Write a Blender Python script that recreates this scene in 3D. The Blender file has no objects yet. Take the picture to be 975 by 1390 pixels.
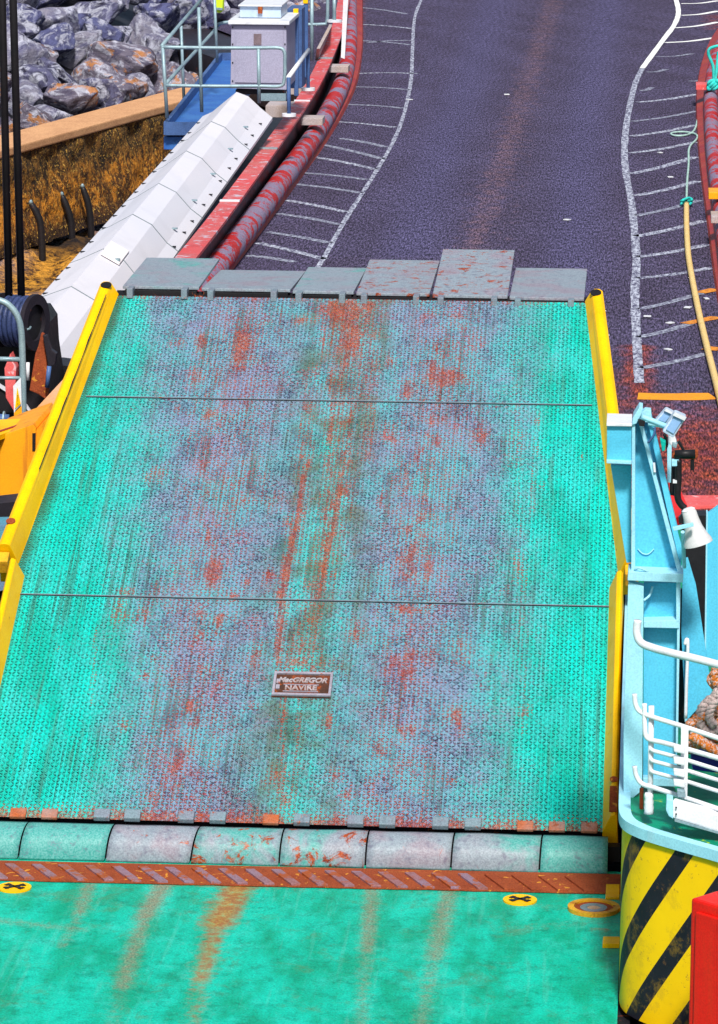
import bpy, bmesh, math, random
import numpy as np
from mathutils import Vector, Matrix, noise
random.seed(7); rng = np.random.default_rng(7)
C = bpy.context.scene.collection
scene = bpy.context.scene

# ------------------------------------------------------------------ camera
YAW, PITCH, ROLL = 0.0729, 0.2061, 0.0045
CAM = Vector((2.6375, -28.5327, 8.6723)); FPX = 5297.8
_f = Vector((-math.sin(YAW) * math.cos(PITCH), math.cos(YAW) * math.cos(PITCH), -math.sin(PITCH)))
_r = Vector((math.cos(YAW), math.sin(YAW), 0)); _u = _r.cross(_f)
RR = math.cos(ROLL) * _r + math.sin(ROLL) * _u
UU = -math.sin(ROLL) * _r + math.cos(ROLL) * _u
cam = bpy.data.cameras.new('camera'); camo = bpy.data.objects.new('camera', cam); C.objects.link(camo)
camo.matrix_world = Matrix(((RR.x, UU.x, -_f.x, CAM.x), (RR.y, UU.y, -_f.y, CAM.y), (RR.z, UU.z, -_f.z, CAM.z), (0, 0, 0, 1)))
cam.sensor_fit = 'VERTICAL'; cam.sensor_height = 24; cam.lens = FPX / 1390 * 24
cam.clip_start = .5; cam.clip_end = 3000
scene.camera = camo

# ------------------------------------------------------------------ world, sun, exposure
SUN_EL, SUN_AZ = math.radians(50), math.radians(172)     # azimuth clockwise from +Y: behind the camera's left shoulder
w = bpy.data.worlds.new('World'); scene.world = w; w.use_nodes = True
nt = w.node_tree; bg = nt.nodes['Background']
sky = nt.nodes.new('ShaderNodeTexSky'); sky.sky_type = 'NISHITA'; sky.sun_disc = False
sky.sun_elevation = SUN_EL; sky.sun_rotation = SUN_AZ; sky.air_density = 1; sky.dust_density = 3; sky.ozone_density = 1
nt.links.new(sky.outputs[0], bg.inputs[0]); bg.inputs[1].default_value = .085
sl = bpy.data.lights.new('sun', 'SUN'); sl.energy = 4.0; sl.angle = math.radians(7); sl.color = (1, .96, .9)
so = bpy.data.objects.new('sun', sl); C.objects.link(so)
sd = Vector((math.sin(SUN_AZ) * math.cos(SUN_EL), math.cos(SUN_AZ) * math.cos(SUN_EL), math.sin(SUN_EL)))
so.rotation_euler = (-sd).to_track_quat('-Z', 'Y').to_euler()
scene.view_settings.view_transform = 'Standard'; scene.view_settings.look = 'None'
scene.view_settings.gamma = 1; scene.view_settings.exposure = .3

# ------------------------------------------------------------------ surveying helpers (a sight line met with a known real plane)
def ray(px, py):
    return (_f * FPX + RR * (px - 487.5) + UU * (695 - py)).normalized()
def G(px, py, z=0.0):
    d = ray(px, py); return CAM + d * ((z - CAM.z) / d.z)
def V(px, py, Y):
    d = ray(px, py); return CAM + d * ((Y - CAM.y) / d.y)
RA = 0.4457; RC, RS = math.cos(RA), math.sin(RA); RZ = .25
RN = Vector((0, -RS, RC))                                  # ramp surface normal
def RPt(X, L, h=0.0): return Vector((X, L * RC, RZ + L * RS)) + RN * h
def RPx(px, py, h=0.0):                                    # -> (X, L) on the ramp plane
    d = ray(px, py); o = RPt(0, 0, h); t = (o - CAM).dot(RN) / d.dot(RN); p = CAM + d * t
    return p.x, (p - o).dot(Vector((0, RC, RS)))

# ------------------------------------------------------------------ mesh helpers
BASE = {}
def setp(o, label=None, cat=None, group=None, kind=None):
    if label: o['label'] = label
    if cat: o['category'] = cat
    if group: o['group'] = group
    if kind: o['kind'] = kind
    return o
def thing(name, label, cat, loc, group=None):
    o = bpy.data.objects.new(name, None); C.objects.link(o); o.location = loc; o.empty_display_size = .2
    BASE[o.name] = Vector(loc)
    return setp(o, label, cat, group)
class MB:
    def __init__(s): s.v = []; s.f = []; s.uv = None
    def add(s, vs, fs):
        n = len(s.v); s.v += [Vector(p) for p in vs]; s.f += [tuple(i + n for i in f) for f in fs]; return s
    def frustum(s, a, b):                                   # two matching rings
        n = len(a); s.add(list(a) + list(b), [tuple(range(n))[::-1], tuple(range(n, 2 * n))] + [(i, (i + 1) % n, n + (i + 1) % n, n + i) for i in range(n)]); return s
    def box(s, c, d, rot=None):
        c = Vector(c); dx, dy, dz = [k / 2 for k in d]
        ring = [(-dx, -dy), (dx, -dy), (dx, dy), (-dx, dy)]
        T = (lambda p: c + (rot @ Vector(p))) if rot else (lambda p: c + Vector(p))
        return s.frustum([T((x, y, -dz)) for x, y in ring], [T((x, y, dz)) for x, y in ring])
    def rbox(s, X0, X1, L0, L1, h0, h1):                    # box lying on the ramp
        ring = [(X0, L0), (X1, L0), (X1, L1), (X0, L1)]
        return s.frustum([RPt(x, l, h0) for x, l in ring], [RPt(x, l, h1) for x, l in ring])
    def prism(s, pts, vec):
        vec = Vector(vec); return s.frustum([Vector(p) for p in pts], [Vector(p) + vec for p in pts])
    def vp(s, px, Y, depth):                                # upright plate: outline on plane Y, real thickness behind
        return s.prism([V(x, y, Y) for x, y in px], (0, depth, 0))
    def gp(s, px, z, h):                                    # flat slab: outline at height z, thickness h down
        return s.prism([G(x, y, z) for x, y in px], (0, 0, -h))
    def tube(s, pts, r, n=10, cap=True):
        pts = [Vector(p) for p in pts]; m = len(pts); rs = r if hasattr(r, '__len__') else [r] * m
        base = len(s.v); up = None
        for i, p in enumerate(pts):
            t = (pts[min(i + 1, m - 1)] - pts[max(i - 1, 0)]).normalized()
            if up is None: up = t.orthogonal().normalized()
            up = (up - t * up.dot(t)); up = up.normalized() if up.length > 1e-6 else t.orthogonal().normalized()
            sd_ = t.cross(up)
            for k in range(n):
                a = 2 * math.pi * k / n; s.v.append(p + (up * math.cos(a) + sd_ * math.sin(a)) * rs[i])
        for i in range(m - 1):
            for k in range(n):
                a = base + i * n + k; b = base + i * n + (k + 1) % n; s.f.append((a, b, b + n, a + n))
        if cap: s.f.append(tuple(base + k for k in range(n))[::-1]); s.f.append(tuple(base + (m - 1) * n + k for k in range(n)))
        return s
    def build(s, name, mat, parent=None, smooth=False, bevel=0, uvs=None, attr=None, kind=None):
        me = bpy.data.meshes.new(name)
        if parent is not None: base = BASE[parent.name]
        else:
            xs = [p.x for p in s.v]; ys = [p.y for p in s.v]; base = Vector(((min(xs) + max(xs)) / 2, (min(ys) + max(ys)) / 2, min(p.z for p in s.v)))
        me.from_pydata([p - base for p in s.v], [], s.f)
        me.materials.append(mat)
        bm = bmesh.new(); bm.from_mesh(me)
        if attr is None: bmesh.ops.recalc_face_normals(bm, faces=bm.faces)
        if bevel: bmesh.ops.bevel(bm, geom=[e for e in bm.edges], offset=bevel, segments=2, affect='EDGES', profile=.6)
        bm.to_mesh(me); bm.free()
        if uvs is not None:
            u = me.uv_layers.new(name='UVMap')
            for lp in me.loops: u.data[lp.index].uv = uvs[lp.vertex_index]
        if attr is not None:
            a = me.color_attributes.new('mask', 'FLOAT_COLOR', 'POINT')
            a.data.foreach_set('color', np.asarray(attr, dtype=np.float32).ravel())
        if smooth:
            me.polygons.foreach_set('use_smooth', [True] * len(me.polygons))
            if smooth == 'auto': me.set_sharp_from_angle(angle=math.radians(38))
        o = bpy.data.objects.new(name, me); C.objects.link(o)
        if parent is not None: o.parent = parent; BASE[o.name] = Vector(base)
        else: o.location = base; BASE[o.name] = Vector(base)
        if kind: o['kind'] = kind
        return o
def spline(pts, n=8):
    pts = [Vector(p) for p in pts]; out = []
    for i in range(len(pts) - 1):
        p0 = pts[max(i - 1, 0)]; p1 = pts[i]; p2 = pts[i + 1]; p3 = pts[min(i + 2, len(pts) - 1)]
        for k in range(n):
            t = k / n; out.append(.5 * ((2 * p1) + (p2 - p0) * t + (2 * p0 - 5 * p1 + 4 * p2 - p3) * t * t + (3 * p1 - p0 - 3 * p2 + p3) * t ** 3))
    out.append(pts[-1]); return out
def copy_tree(o, parent=None):
    c = o.copy(); C.objects.link(c); BASE[c.name] = BASE.get(o.name, Vector((0, 0, 0)))
    if parent is not None: c.parent = parent
    for ch in list(o.children): copy_tree(ch, c)
    return c

# ------------------------------------------------------------------ node helpers
class NT:
    def __init__(s, name):
        s.m = bpy.data.materials.new(name); s.m.use_nodes = True; s.t = s.m.node_tree; s.n = s.t.nodes; s.b = s.n['Principled BSDF']
        s.oc = s.n.new('ShaderNodeTexCoord')
    def L(s, a, b): s.t.links.new(a, b)
    def math(s, op, a, b=None, c=None, clamp=False):
        n = s.n.new('ShaderNodeMath'); n.operation = op; n.use_clamp = clamp
        for i, x in enumerate((a, b, c)):
            if x is None: continue
            if isinstance(x, (int, float)): n.inputs[i].default_value = x
            else: s.L(x, n.inputs[i])
        return n.outputs[0]
    def mix(s, fac, a, b, mode='MIX'):
        n = s.n.new('ShaderNodeMix'); n.data_type = 'RGBA'; n.blend_type = mode
        for i, x in ((0, fac), (6, a), (7, b)):
            if isinstance(x, (int, float)): n.inputs[i].default_value = x
            elif isinstance(x, tuple): n.inputs[i].default_value = (*x, 1)
            else: s.L(x, n.inputs[i])
        return n.outputs[2]
    def noise(s, scale, detail=3, vec=None, rough=.55, stretch=None, dist=0):
        n = s.n.new('ShaderNodeTexNoise'); n.inputs['Scale'].default_value = scale; n.inputs['Detail'].default_value = detail
        n.inputs['Roughness'].default_value = rough; n.inputs['Distortion'].default_value = dist
        v = vec or s.oc.outputs['Object']
        if stretch:
            mp = s.n.new('ShaderNodeMapping'); mp.inputs['Scale'].default_value = stretch; s.L(v, mp.inputs[0]); v = mp.outputs[0]
        s.L(v, n.inputs['Vector']); return n.outputs[0]
    def ramp(s, x, lo, hi):
        n = s.n.new('ShaderNodeMapRange'); n.interpolation_type = 'SMOOTHSTEP'
        n.inputs[1].default_value = lo; n.inputs[2].default_value = hi; s.L(x, n.inputs[0]); return n.outputs[0]
    def bump(s, h, strength=.3, dist=.01, prev=None):
        n = s.n.new('ShaderNodeBump'); n.inputs['Strength'].default_value = strength; n.inputs['Distance'].default_value = dist
        s.L(h, n.inputs['Height'])
        if prev is not None: s.L(prev, n.inputs['Normal'])
        s.L(n.outputs[0], s.b.inputs['Normal']); return n.outputs[0]
    def out(s, col, rough=.5, metal=0.0):
        if isinstance(col, tuple): s.b.inputs['Base Color'].default_value = (*col, 1)
        else: s.L(col, s.b.inputs['Base Color'])
        if isinstance(rough, float): s.b.inputs['Roughness'].default_value = rough
        else: s.L(rough, s.b.inputs['Roughness'])
        s.b.inputs['Metallic'].default_value = metal; s.b.inputs['Specular IOR Level'].default_value = .22; return s.m
def sc(c, k): return tuple(min(1, x * k) for x in c)
RUST = (.22, .04, .012); RUST2 = (.42, .10, .018)
def paint(name, col, col2=None, rust=0.0, rough=.42, metal=0.0, grain=.35, scale=6, bump=.15, chip=0.0, chipcol=(.4, .4, .45), streak=0.0, dirt=.3):
    t = NT(name); c2 = col2 or sc(col, .6)
    big = t.ramp(t.noise(scale * .25, 4), .35, .7)
    c = t.mix(big, col, c2)
    g = t.noise(75, 2); c = t.mix(grain, c, t.mix(t.ramp(g, .3, .7), sc(col, .55), sc(col, 1.35)))
    if dirt:
        d = t.math('MULTIPLY', t.ramp(t.noise(scale * .8, 6, dist=.6), .5, .75), dirt); c = t.mix(d, c, sc(c2, .35))
    if streak:
        st = t.math('MULTIPLY', t.ramp(t.noise(9, 3, stretch=(1, 1, .08)), .56, .72), streak); c = t.mix(st, c, RUST2)
    if chip: c = t.mix(t.ramp(t.noise(scale * 1.2, 5, dist=1), 1 - chip, 1 - chip + .06), c, chipcol)
    if rust:
        rm = t.ramp(t.noise(scale, 8, rough=.7, dist=.4), .68 - rust * .3, .76 - rust * .3)
        c = t.mix(rm, c, t.mix(t.noise(40, 2), RUST, RUST2))
    t.bump(t.noise(scale * 5, 5), bump, .01)
    return t.out(c, t.math('ADD', t.math('MULTIPLY', t.noise(scale * 2, 3), .3), rough - .12), metal)
M = {}
M['yellow'] = paint('yellow_paint', (.95, .52, .0), (.88, .42, .0), rust=.12, scale=5, grain=.18, dirt=.18, bump=.12)
M['dullyellow'] = paint('rust_stained_yellow', (.72, .4, .02), (.5, .2, .02), rust=.35, scale=12, grain=.3, dirt=.5)
M['orange'] = paint('orange_yellow_paint', (.9, .38, .01), (.85, .3, .01), rust=.12, scale=4, streak=.55, grain=.2, dirt=.2)
M['blue'] = paint('sky_blue_paint', (.10, .52, .72), (.07, .43, .66), scale=3, grain=.22, dirt=.3, bump=.12, streak=.12, rust=.02)
M['pale'] = paint('pale_blue_paint', (.34, .68, .82), (.27, .6, .78), scale=4, grain=.2, dirt=.28, rust=.07, bump=.12, streak=.1)
M['seal'] = paint('grey_seal', (.2, .24, .26), scale=8, dirt=.1)
M['white'] = paint('white_gloss_paint', (.72, .74, .77), (.62, .66, .73), scale=8, grain=.14, dirt=.3, rough=.35, rust=.07, streak=.08)
M['shell'] = paint('white_fibreglass', (.64, .63, .68), (.58, .59, .66), scale=2, grain=.06, dirt=.1, rough=.5, bump=.04)
M['black'] = paint('black_steel', (.012, .012, .014), (.02, .016, .02), rust=.1, scale=7, grain=.3)
M['dark'] = paint('grimy_dark_steel', (.022, .018, .026), (.01, .01, .012), rust=.22, scale=5)
M['galv'] = paint('galvanised_steel', (.3, .42, .46), (.2, .3, .36), scale=14, grain=.3, metal=.3, rough=.45, dirt=.3)
M['galvblue'] = paint('blue_grey_steel', (.07, .14, .33), (.04, .08, .2), scale=10, grain=.3, dirt=.4)
M['wire'] = paint('dark_blue_wire', (.04, .06, .16), (.02, .03, .06), scale=20, grain=.5, dirt=.6)
M['tray'] = paint('blue_tray', (.03, .12, .42), (.06, .2, .5), scale=9, grain=.35, dirt=.35)
M['cabinet'] = paint('lilac_grey_cabinet', (.36, .35, .47), (.31, .31, .43), scale=3, grain=.3, dirt=.12)
M['redbeam'] = paint('worn_red_beam', (.62, .06, .06), (.5, .16, .15), rust=.12, scale=5, chip=.42, chipcol=(.5, .42, .48), grain=.3)
M['red'] = paint('red_paint', (.72, .012, .006), (.58, .01, .006), scale=4, grain=.2, dirt=.3, rough=.4, streak=.1, bump=.2)
M['pink'] = paint('faded_pink_red', (.72, .13, .13), (.6, .06, .05), scale=6, rust=.1, grain=.25, chip=.4, chipcol=(.7, .4, .42))
M['rust'] = paint('heavy_rust', (.30, .065, .02), (.2, .032, .012), scale=9, grain=.5, bump=.5, rough=.8, chip=.38, chipcol=(.6, .25, .03))
M['bar'] = paint('worn_grip_bar', (.24, .16, .22), (.3, .08, .03), scale=7, grain=.45, rust=.6, bump=.4)
M['lug'] = paint('pale_hinge_lug', (.17, .25, .29), (.2, .18, .24), scale=14, rust=.3, grain=.4, bump=.3)
M['lugrust'] = paint('rusted_hinge_lug', (.4, .1, .03), (.3, .3, .3), scale=16, rust=.4, grain=.4, bump=.4)
M['teal'] = paint('teal_paint', (.0, .4, .32), (.02, .5, .42), scale=5, rust=.08, grain=.3)
M['greendeck'] = paint('green_deck_paint', (.0, .27, .13), (.0, .2, .12), scale=7, rust=.06, grain=.35, chip=.37, chipcol=(.35, .5, .02))
M['hose'] = paint('cream_rope', (.75, .55, .24), (.7, .48, .16), scale=30, grain=.4, dirt=.1, bump=.6, rough=.8)
M['cord'] = paint('pale_green_cord', (.4, .6, .55), scale=20, rough=.7)
M['tealrope'] = paint('teal_twine', (.02, .55, .5), (.1, .7, .62), scale=30, bump=.8, rough=.8)
M['coil'] = paint('orange_mooring_rope', (.68, .2, .03), (.5, .12, .02), scale=40, bump=1, rough=.85, chip=.5, chipcol=(.6, .45, .42), grain=.5)
M['bluecloth'] = paint('dark_blue_plastic', (.02, .02, .28), (.01, .01, .12), scale=12)
M['hivis'] = paint('hi_vis_yellow', (.62, .85, .02), (.5, .75, .05), scale=8, grain=.1, rough=.7)
M['lamp'] = paint('pale_grey_housing', (.52, .64, .78), (.4, .52, .72), scale=10, grain=.15)
M['glass'] = paint('lamp_glass', (.18, .32, .6), (.3, .5, .75), scale=8, rough=.15, grain=.1, dirt=0)
M['horn'] = paint('warm_grey_horn', (.62, .62, .62), (.55, .55, .57), scale=6, grain=.12, dirt=.15)
M['text'] = paint('raised_letters', (.36, .34, .37), (.26, .14, .1), scale=30, grain=.4, rust=.25)
M['plateback'] = paint('name_plate_ground', (.06, .03, .02), (.3, .06, .02), scale=18, rust=.45, grain=.4)
M['frame'] = paint('worn_plate_frame', (.30, .29, .35), (.22, .18, .22), scale=18, rust=.25)

# flaps and hinge covers: teal worn to lilac grey with rust blooms
def worn(name, wear, rust=.1):
    t = NT(name)
    n1 = t.noise(2.2, 6, rough=.65, dist=.5)
    c = t.mix(t.ramp(n1, .62 - wear * .45, .82 - wear * .45), (.03, .36, .31), (.24, .29, .34))
    c = t.mix(t.math('MULTIPLY', t.ramp(t.noise(3.1, 5, dist=.8), .45, .7), wear * .8), c, (.28, .20, .25))
    g = t.noise(80, 3); c = t.mix(.3, c, t.mix(t.ramp(g, .25, .75), (.02, .03, .05), (.42, .52, .58))); c = t.mix(t.math('MULTIPLY', t.ramp(t.noise(20, 6, rough=.8), .54, .62), .55), c, (.07, .06, .12))
    r = t.ramp(t.noise(7, 8, rough=.75, dist=.6), .7 - rust * .35, .77 - rust * .35)
    c = t.mix(r, c, t.mix(t.ramp(t.noise(30, 4, rough=.8), .35, .65), (.13, .02, .012), (.42, .08, .015)))
    t.bump(t.noise(35, 5), .35, .006)
    return t.out(c, .45)
M['flap'] = [worn('worn_flap_paint', .7, .08), worn('rusty_flap_paint', 1.1, .45), worn('pale_flap_paint', 1.0, .22)]
M['cover'] = [worn('teal_cover_paint', .05, .12), worn('half_worn_cover_paint', .5, .2), worn('lilac_cover_paint', 1.0, .22), worn('rusty_cover_paint', .55, .47)]

# tread plate: raised lugs alternately turned, over a painted/worn/rusted ground
def tread(name, pitch, rotated=False):
    t = NT(name)
    uv = t.n.new('ShaderNodeUVMap'); uv.uv_map = 'UVMap'; sep = t.n.new('ShaderNodeSeparateXYZ'); t.L(uv.outputs[0], sep.inputs[0])
    U, W = sep.outputs[0], sep.outputs[1]
    x = t.math('DIVIDE', U, pitch); y = t.math('DIVIDE', W, pitch)
    fx = t.math('SUBTRACT', t.math('FRACT', x), .5); fy = t.math('SUBTRACT', t.math('FRACT', y), .5)
    par = t.math('FLOORED_MODULO', t.math('ADD', t.math('FLOOR', x), t.math('FLOOR', y)), 2)
    sg = t.math('SUBTRACT', 1, t.math('MULTIPLY', par, 2)); sy = t.math('MULTIPLY', fy, sg)
    a = t.math('DIVIDE', t.math('MULTIPLY', t.math('ADD', fx, sy), .7071), .52)
    b = t.math('DIVIDE', t.math('MULTIPLY', t.math('SUBTRACT', fx, sy), .7071), .17)
    d = t.math('ADD', t.math('MULTIPLY', a, a), t.math('MULTIPLY', b, b))
    lug = t.math('SUBTRACT', 1, t.ramp(d, .45, 1.25))
    lug = t.math('MULTIPLY', lug, t.math('ADD', .35, t.math('MULTIPLY', t.ramp(t.noise(2.6, 6, uv.outputs[0], .75), .36, .56), .65)))
    ca = t.n.new('ShaderNodeVertexColor'); ca.layer_name = 'mask'; cs = t.n.new('ShaderNodeSeparateColor'); t.L(ca.outputs[0], cs.inputs[0])
    wear, rust, dirt = cs.outputs[0], cs.outputs[1], cs.outputs[2]  # dirt: grime plus the painted shade of the left kerb
    obj = t.oc.outputs['Object']; uvv = uv.outputs[0]
    n_mid = t.noise(3, 6, uvv, .65, dist=.4); n_f = t.noise(38, 3, uvv, .6); n_g = t.noise(110, 2, uvv)
    n_st = t.noise(5, 5, uvv, .65, stretch=(1, .12, 1)); wm = t.ramp(t.math('ADD', wear, t.math('MULTIPLY', t.math('SUBTRACT', t.math('ADD', t.math('MULTIPLY', n_mid, .3), t.math('ADD', t.math('MULTIPLY', n_f, .35), t.math('MULTIPLY', n_st, .35))), .5), 2.6)), .02, 1.05)
    teal = t.mix(t.ramp(t.noise(1.3, 4, uvv, stretch=(2.5, .6, 1)), .35, .65), (.003, .60, .50), (.003, .42, .31)); teal = t.mix(t.math('MULTIPLY', t.ramp(t.noise(3, 6, uvv, .7, stretch=(1.5, .4, 1)), .45, .65), .5), teal, (.05, .55, .54))
    worncol = t.mix(t.ramp(t.math('ADD', t.math('MULTIPLY', t.noise(1.7, 5, uvv, dist=.5), .6), t.math('MULTIPLY', n_f, .4)), .4, .6), (.115, .35, .41), (.21, .26, .39))
    c = t.mix(wm, teal, worncol)
    # scratches and dribbles run up and down the ramp
    st = t.ramp(t.noise(16, 3, uvv, stretch=(1, .05, 1)), .56, .7); c = t.mix(t.math('MULTIPLY', st, .42), c, (.09, .10, .06)); st2 = t.math('MULTIPLY', t.ramp(t.noise(34, 2, uvv, .6, stretch=(1, .015, 1)), .54, .62), t.ramp(t.noise(1.4, 3, uvv, stretch=(1, .4, 1)), .48, .6)); c = t.mix(t.math('MULTIPLY', st2, .6), c, (.05, .085, .05))
    # lug tops are rubbed lighter
    c = t.mix(t.math('MULTIPLY', lug, .36), c, t.mix(wm, (.04, .66, .54), (.42, .58, .68)))
    # lug shade painted as short dashes along each lower side
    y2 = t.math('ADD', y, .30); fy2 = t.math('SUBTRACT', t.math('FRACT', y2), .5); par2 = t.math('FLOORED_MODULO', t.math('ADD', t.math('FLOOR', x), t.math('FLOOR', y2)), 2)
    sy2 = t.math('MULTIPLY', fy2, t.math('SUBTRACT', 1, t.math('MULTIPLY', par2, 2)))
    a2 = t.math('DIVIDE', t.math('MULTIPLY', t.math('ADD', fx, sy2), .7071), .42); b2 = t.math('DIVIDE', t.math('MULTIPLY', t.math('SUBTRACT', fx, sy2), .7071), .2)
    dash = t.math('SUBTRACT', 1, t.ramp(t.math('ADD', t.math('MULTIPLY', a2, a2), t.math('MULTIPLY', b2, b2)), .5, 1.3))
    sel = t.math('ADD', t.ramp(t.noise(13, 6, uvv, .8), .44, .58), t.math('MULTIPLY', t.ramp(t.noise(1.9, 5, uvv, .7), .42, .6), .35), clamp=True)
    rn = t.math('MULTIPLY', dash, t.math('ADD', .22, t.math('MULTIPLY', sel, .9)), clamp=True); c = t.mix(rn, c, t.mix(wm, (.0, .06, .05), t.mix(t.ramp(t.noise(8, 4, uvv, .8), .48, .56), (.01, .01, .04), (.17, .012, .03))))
    # central olive band
    cb_ = t.math('MULTIPLY', t.math('SUBTRACT', 1, t.ramp(t.math('ABSOLUTE', t.math('SUBTRACT', U, .03)), .1, .75)), t.ramp(t.math('ADD', t.math('MULTIPLY', n_st, .5), t.math('MULTIPLY', n_mid, .5)), .42, .6)); c = t.mix(t.math('MULTIPLY', cb_, .65), c, (.10, .12, .03))
    mp_ = t.ramp(t.noise(4.5, 8, uvv, .82, dist=.5, stretch=(1, .6, 1)), .5, .6); c = t.mix(t.math('MULTIPLY', t.math('MULTIPLY', mp_, t.ramp(t.noise(60, 3, uvv, .8), .42, .56)), t.math('ADD', .12, t.math('MULTIPLY', wear, .6))), c, (.05, .03, .085))
    # olive/dark grime, plus the painted shade of the left kerb
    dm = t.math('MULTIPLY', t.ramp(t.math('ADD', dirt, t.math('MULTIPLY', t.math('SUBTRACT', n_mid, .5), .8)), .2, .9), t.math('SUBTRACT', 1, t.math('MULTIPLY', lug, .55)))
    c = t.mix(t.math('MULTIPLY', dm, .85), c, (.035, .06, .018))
    # dark chips where the paint has gone (lots in the worn lanes)
    ch = t.ramp(t.noise(34, 4, uvv, .75), .52, .6); chw = t.math('MULTIPLY', .9, t.math('MULTIPLY', t.math('MULTIPLY', ch, t.ramp(t.noise(1.6, 5, uvv), .40, .56)), t.math('ADD', .12, t.math('MULTIPLY', wear, .88))))
    c = t.mix(chw, c, (.02, .012, .04))
    # rust
    ns = t.math('ADD', t.math('MULTIPLY', t.noise(14, 6, uvv, .75, dist=.3, stretch=(1, .45, 1)), .5), t.math('ADD', t.math('MULTIPLY', n_f, .25), t.math('MULTIPLY', t.noise(22, 4, uvv, .7, stretch=(1, .06, 1)), .25)))
    rm = t.ramp(t.math('ADD', t.math('ADD', rust, t.math('MULTIPLY', t.math('SUBTRACT', dash, .25), .38)), t.math('MULTIPLY', t.math('SUBTRACT', ns, .5), 3.4)), .22, .56)
    rm = t.math('MULTIPLY', t.math('MULTIPLY', rm, t.ramp(rust, .02, .14)), t.math('ADD', .38, t.math('MULTIPLY', t.ramp(t.noise(50, 4, uvv, .8), .4, .58), .62)))
    c = t.mix(t.math('MULTIPLY', rm, .95), c, t.mix(t.ramp(t.noise(7, 6, uvv, .8), .38, .6), t.mix(t.ramp(n_g, .3, .7), (.07, .008, .012), (.36, .04, .02)), t.mix(t.ramp(n_g, .3, .7), (.17, .018, .01), (.62, .10, .015))))
    # tiny scattered pink/purple rust freckles
    fr = t.math('MULTIPLY', t.ramp(t.noise(30, 3, uvv, .7), .56, .63), t.math('MULTIPLY', t.math('MULTIPLY', t.ramp(t.noise(2.3, 4, uvv), .46, .6), wear), .8)); c = t.mix(fr, c, (.33, .05, .07))
    g2 = t.ramp(n_g, .25, .75); c = t.mix(.3, c, t.mix(g2, (.02, .05, .07), (.62, .8, .86)), 'OVERLAY')
    t.bump(t.math('ADD', lug, t.math('MULTIPLY', n_f, .3)), 1.0, .016)
    return t.out(c, t.math('ADD', .36, t.math('MULTIPLY', rm, .4)))
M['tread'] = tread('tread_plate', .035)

def deckmat():
    t = NT('teal_deck_paint')
    uv = t.n.new('ShaderNodeUVMap'); uv.uv_map = 'UVMap'; uvv = uv.outputs[0]
    ca = t.n.new('ShaderNodeVertexColor'); ca.layer_name = 'mask'; cs = t.n.new('ShaderNodeSeparateColor'); t.L(ca.outputs[0], cs.inputs[0])
    wear, rust, brown = cs.outputs[0], cs.outputs[1], cs.outputs[2]
    n1 = t.noise(1.6, 5, uvv, .6, stretch=(2, .6, 1)); n2 = t.noise(12, 5, uvv, .7); ng = t.noise(70, 3, uvv)
    c = t.mix(t.ramp(n1, .35, .65), (.003, .54, .40), (.0, .34, .2))
    c = t.mix(t.math('MULTIPLY', t.ramp(t.noise(3, 8, uvv, .75), .5, .7), .5), c, (.05, .6, .5))
    c = t.mix(t.math('MULTIPLY', t.ramp(t.noise(5, 9, uvv, .82), .48, .64), .5), c, (.0, .13, .07)); c = t.mix(t.math('MULTIPLY', t.ramp(t.noise(2.2, 9, uvv, .8, dist=.5), .54, .64), .4), c, (.10, .17, .06)); c = t.mix(t.math('MULTIPLY', t.ramp(t.noise(14, 3, uvv, .6, stretch=(1, .04, 1)), .58, .66), .1), c, (.25, .6, .55)); c = t.mix(t.math('MULTIPLY', t.ramp(t.noise(45, 3, uvv, .8), .52, .62), .4), c, (.0, .12, .1))
    bm = t.ramp(t.math('ADD', brown, t.math('MULTIPLY', t.math('SUBTRACT', t.noise(18, 7, uvv, .8), .5), 1.6)), .1, .9); c = t.mix(t.math('MULTIPLY', bm, .85), c, t.mix(t.ramp(ng, .3, .7), (.14, .1, .07), (.36, .28, .17)))
    rm = t.ramp(t.math('ADD', rust, t.math('MULTIPLY', t.math('SUBTRACT', n2, .5), 1.5)), .15, .85); c = t.mix(t.math('MULTIPLY', rm, .9), c, t.mix(t.ramp(n2, .35, .6), (.5, .23, .01), (.34, .10, .015)))
    c = t.mix(.3, c, t.mix(t.ramp(ng, .25, .75), (.05, .08, .08), (.7, .8, .75)), 'OVERLAY')
    t.bump(t.math('ADD', ng, n2), .35, .004)
    return t.out(c, .42)
M['deck'] = deckmat()

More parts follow.
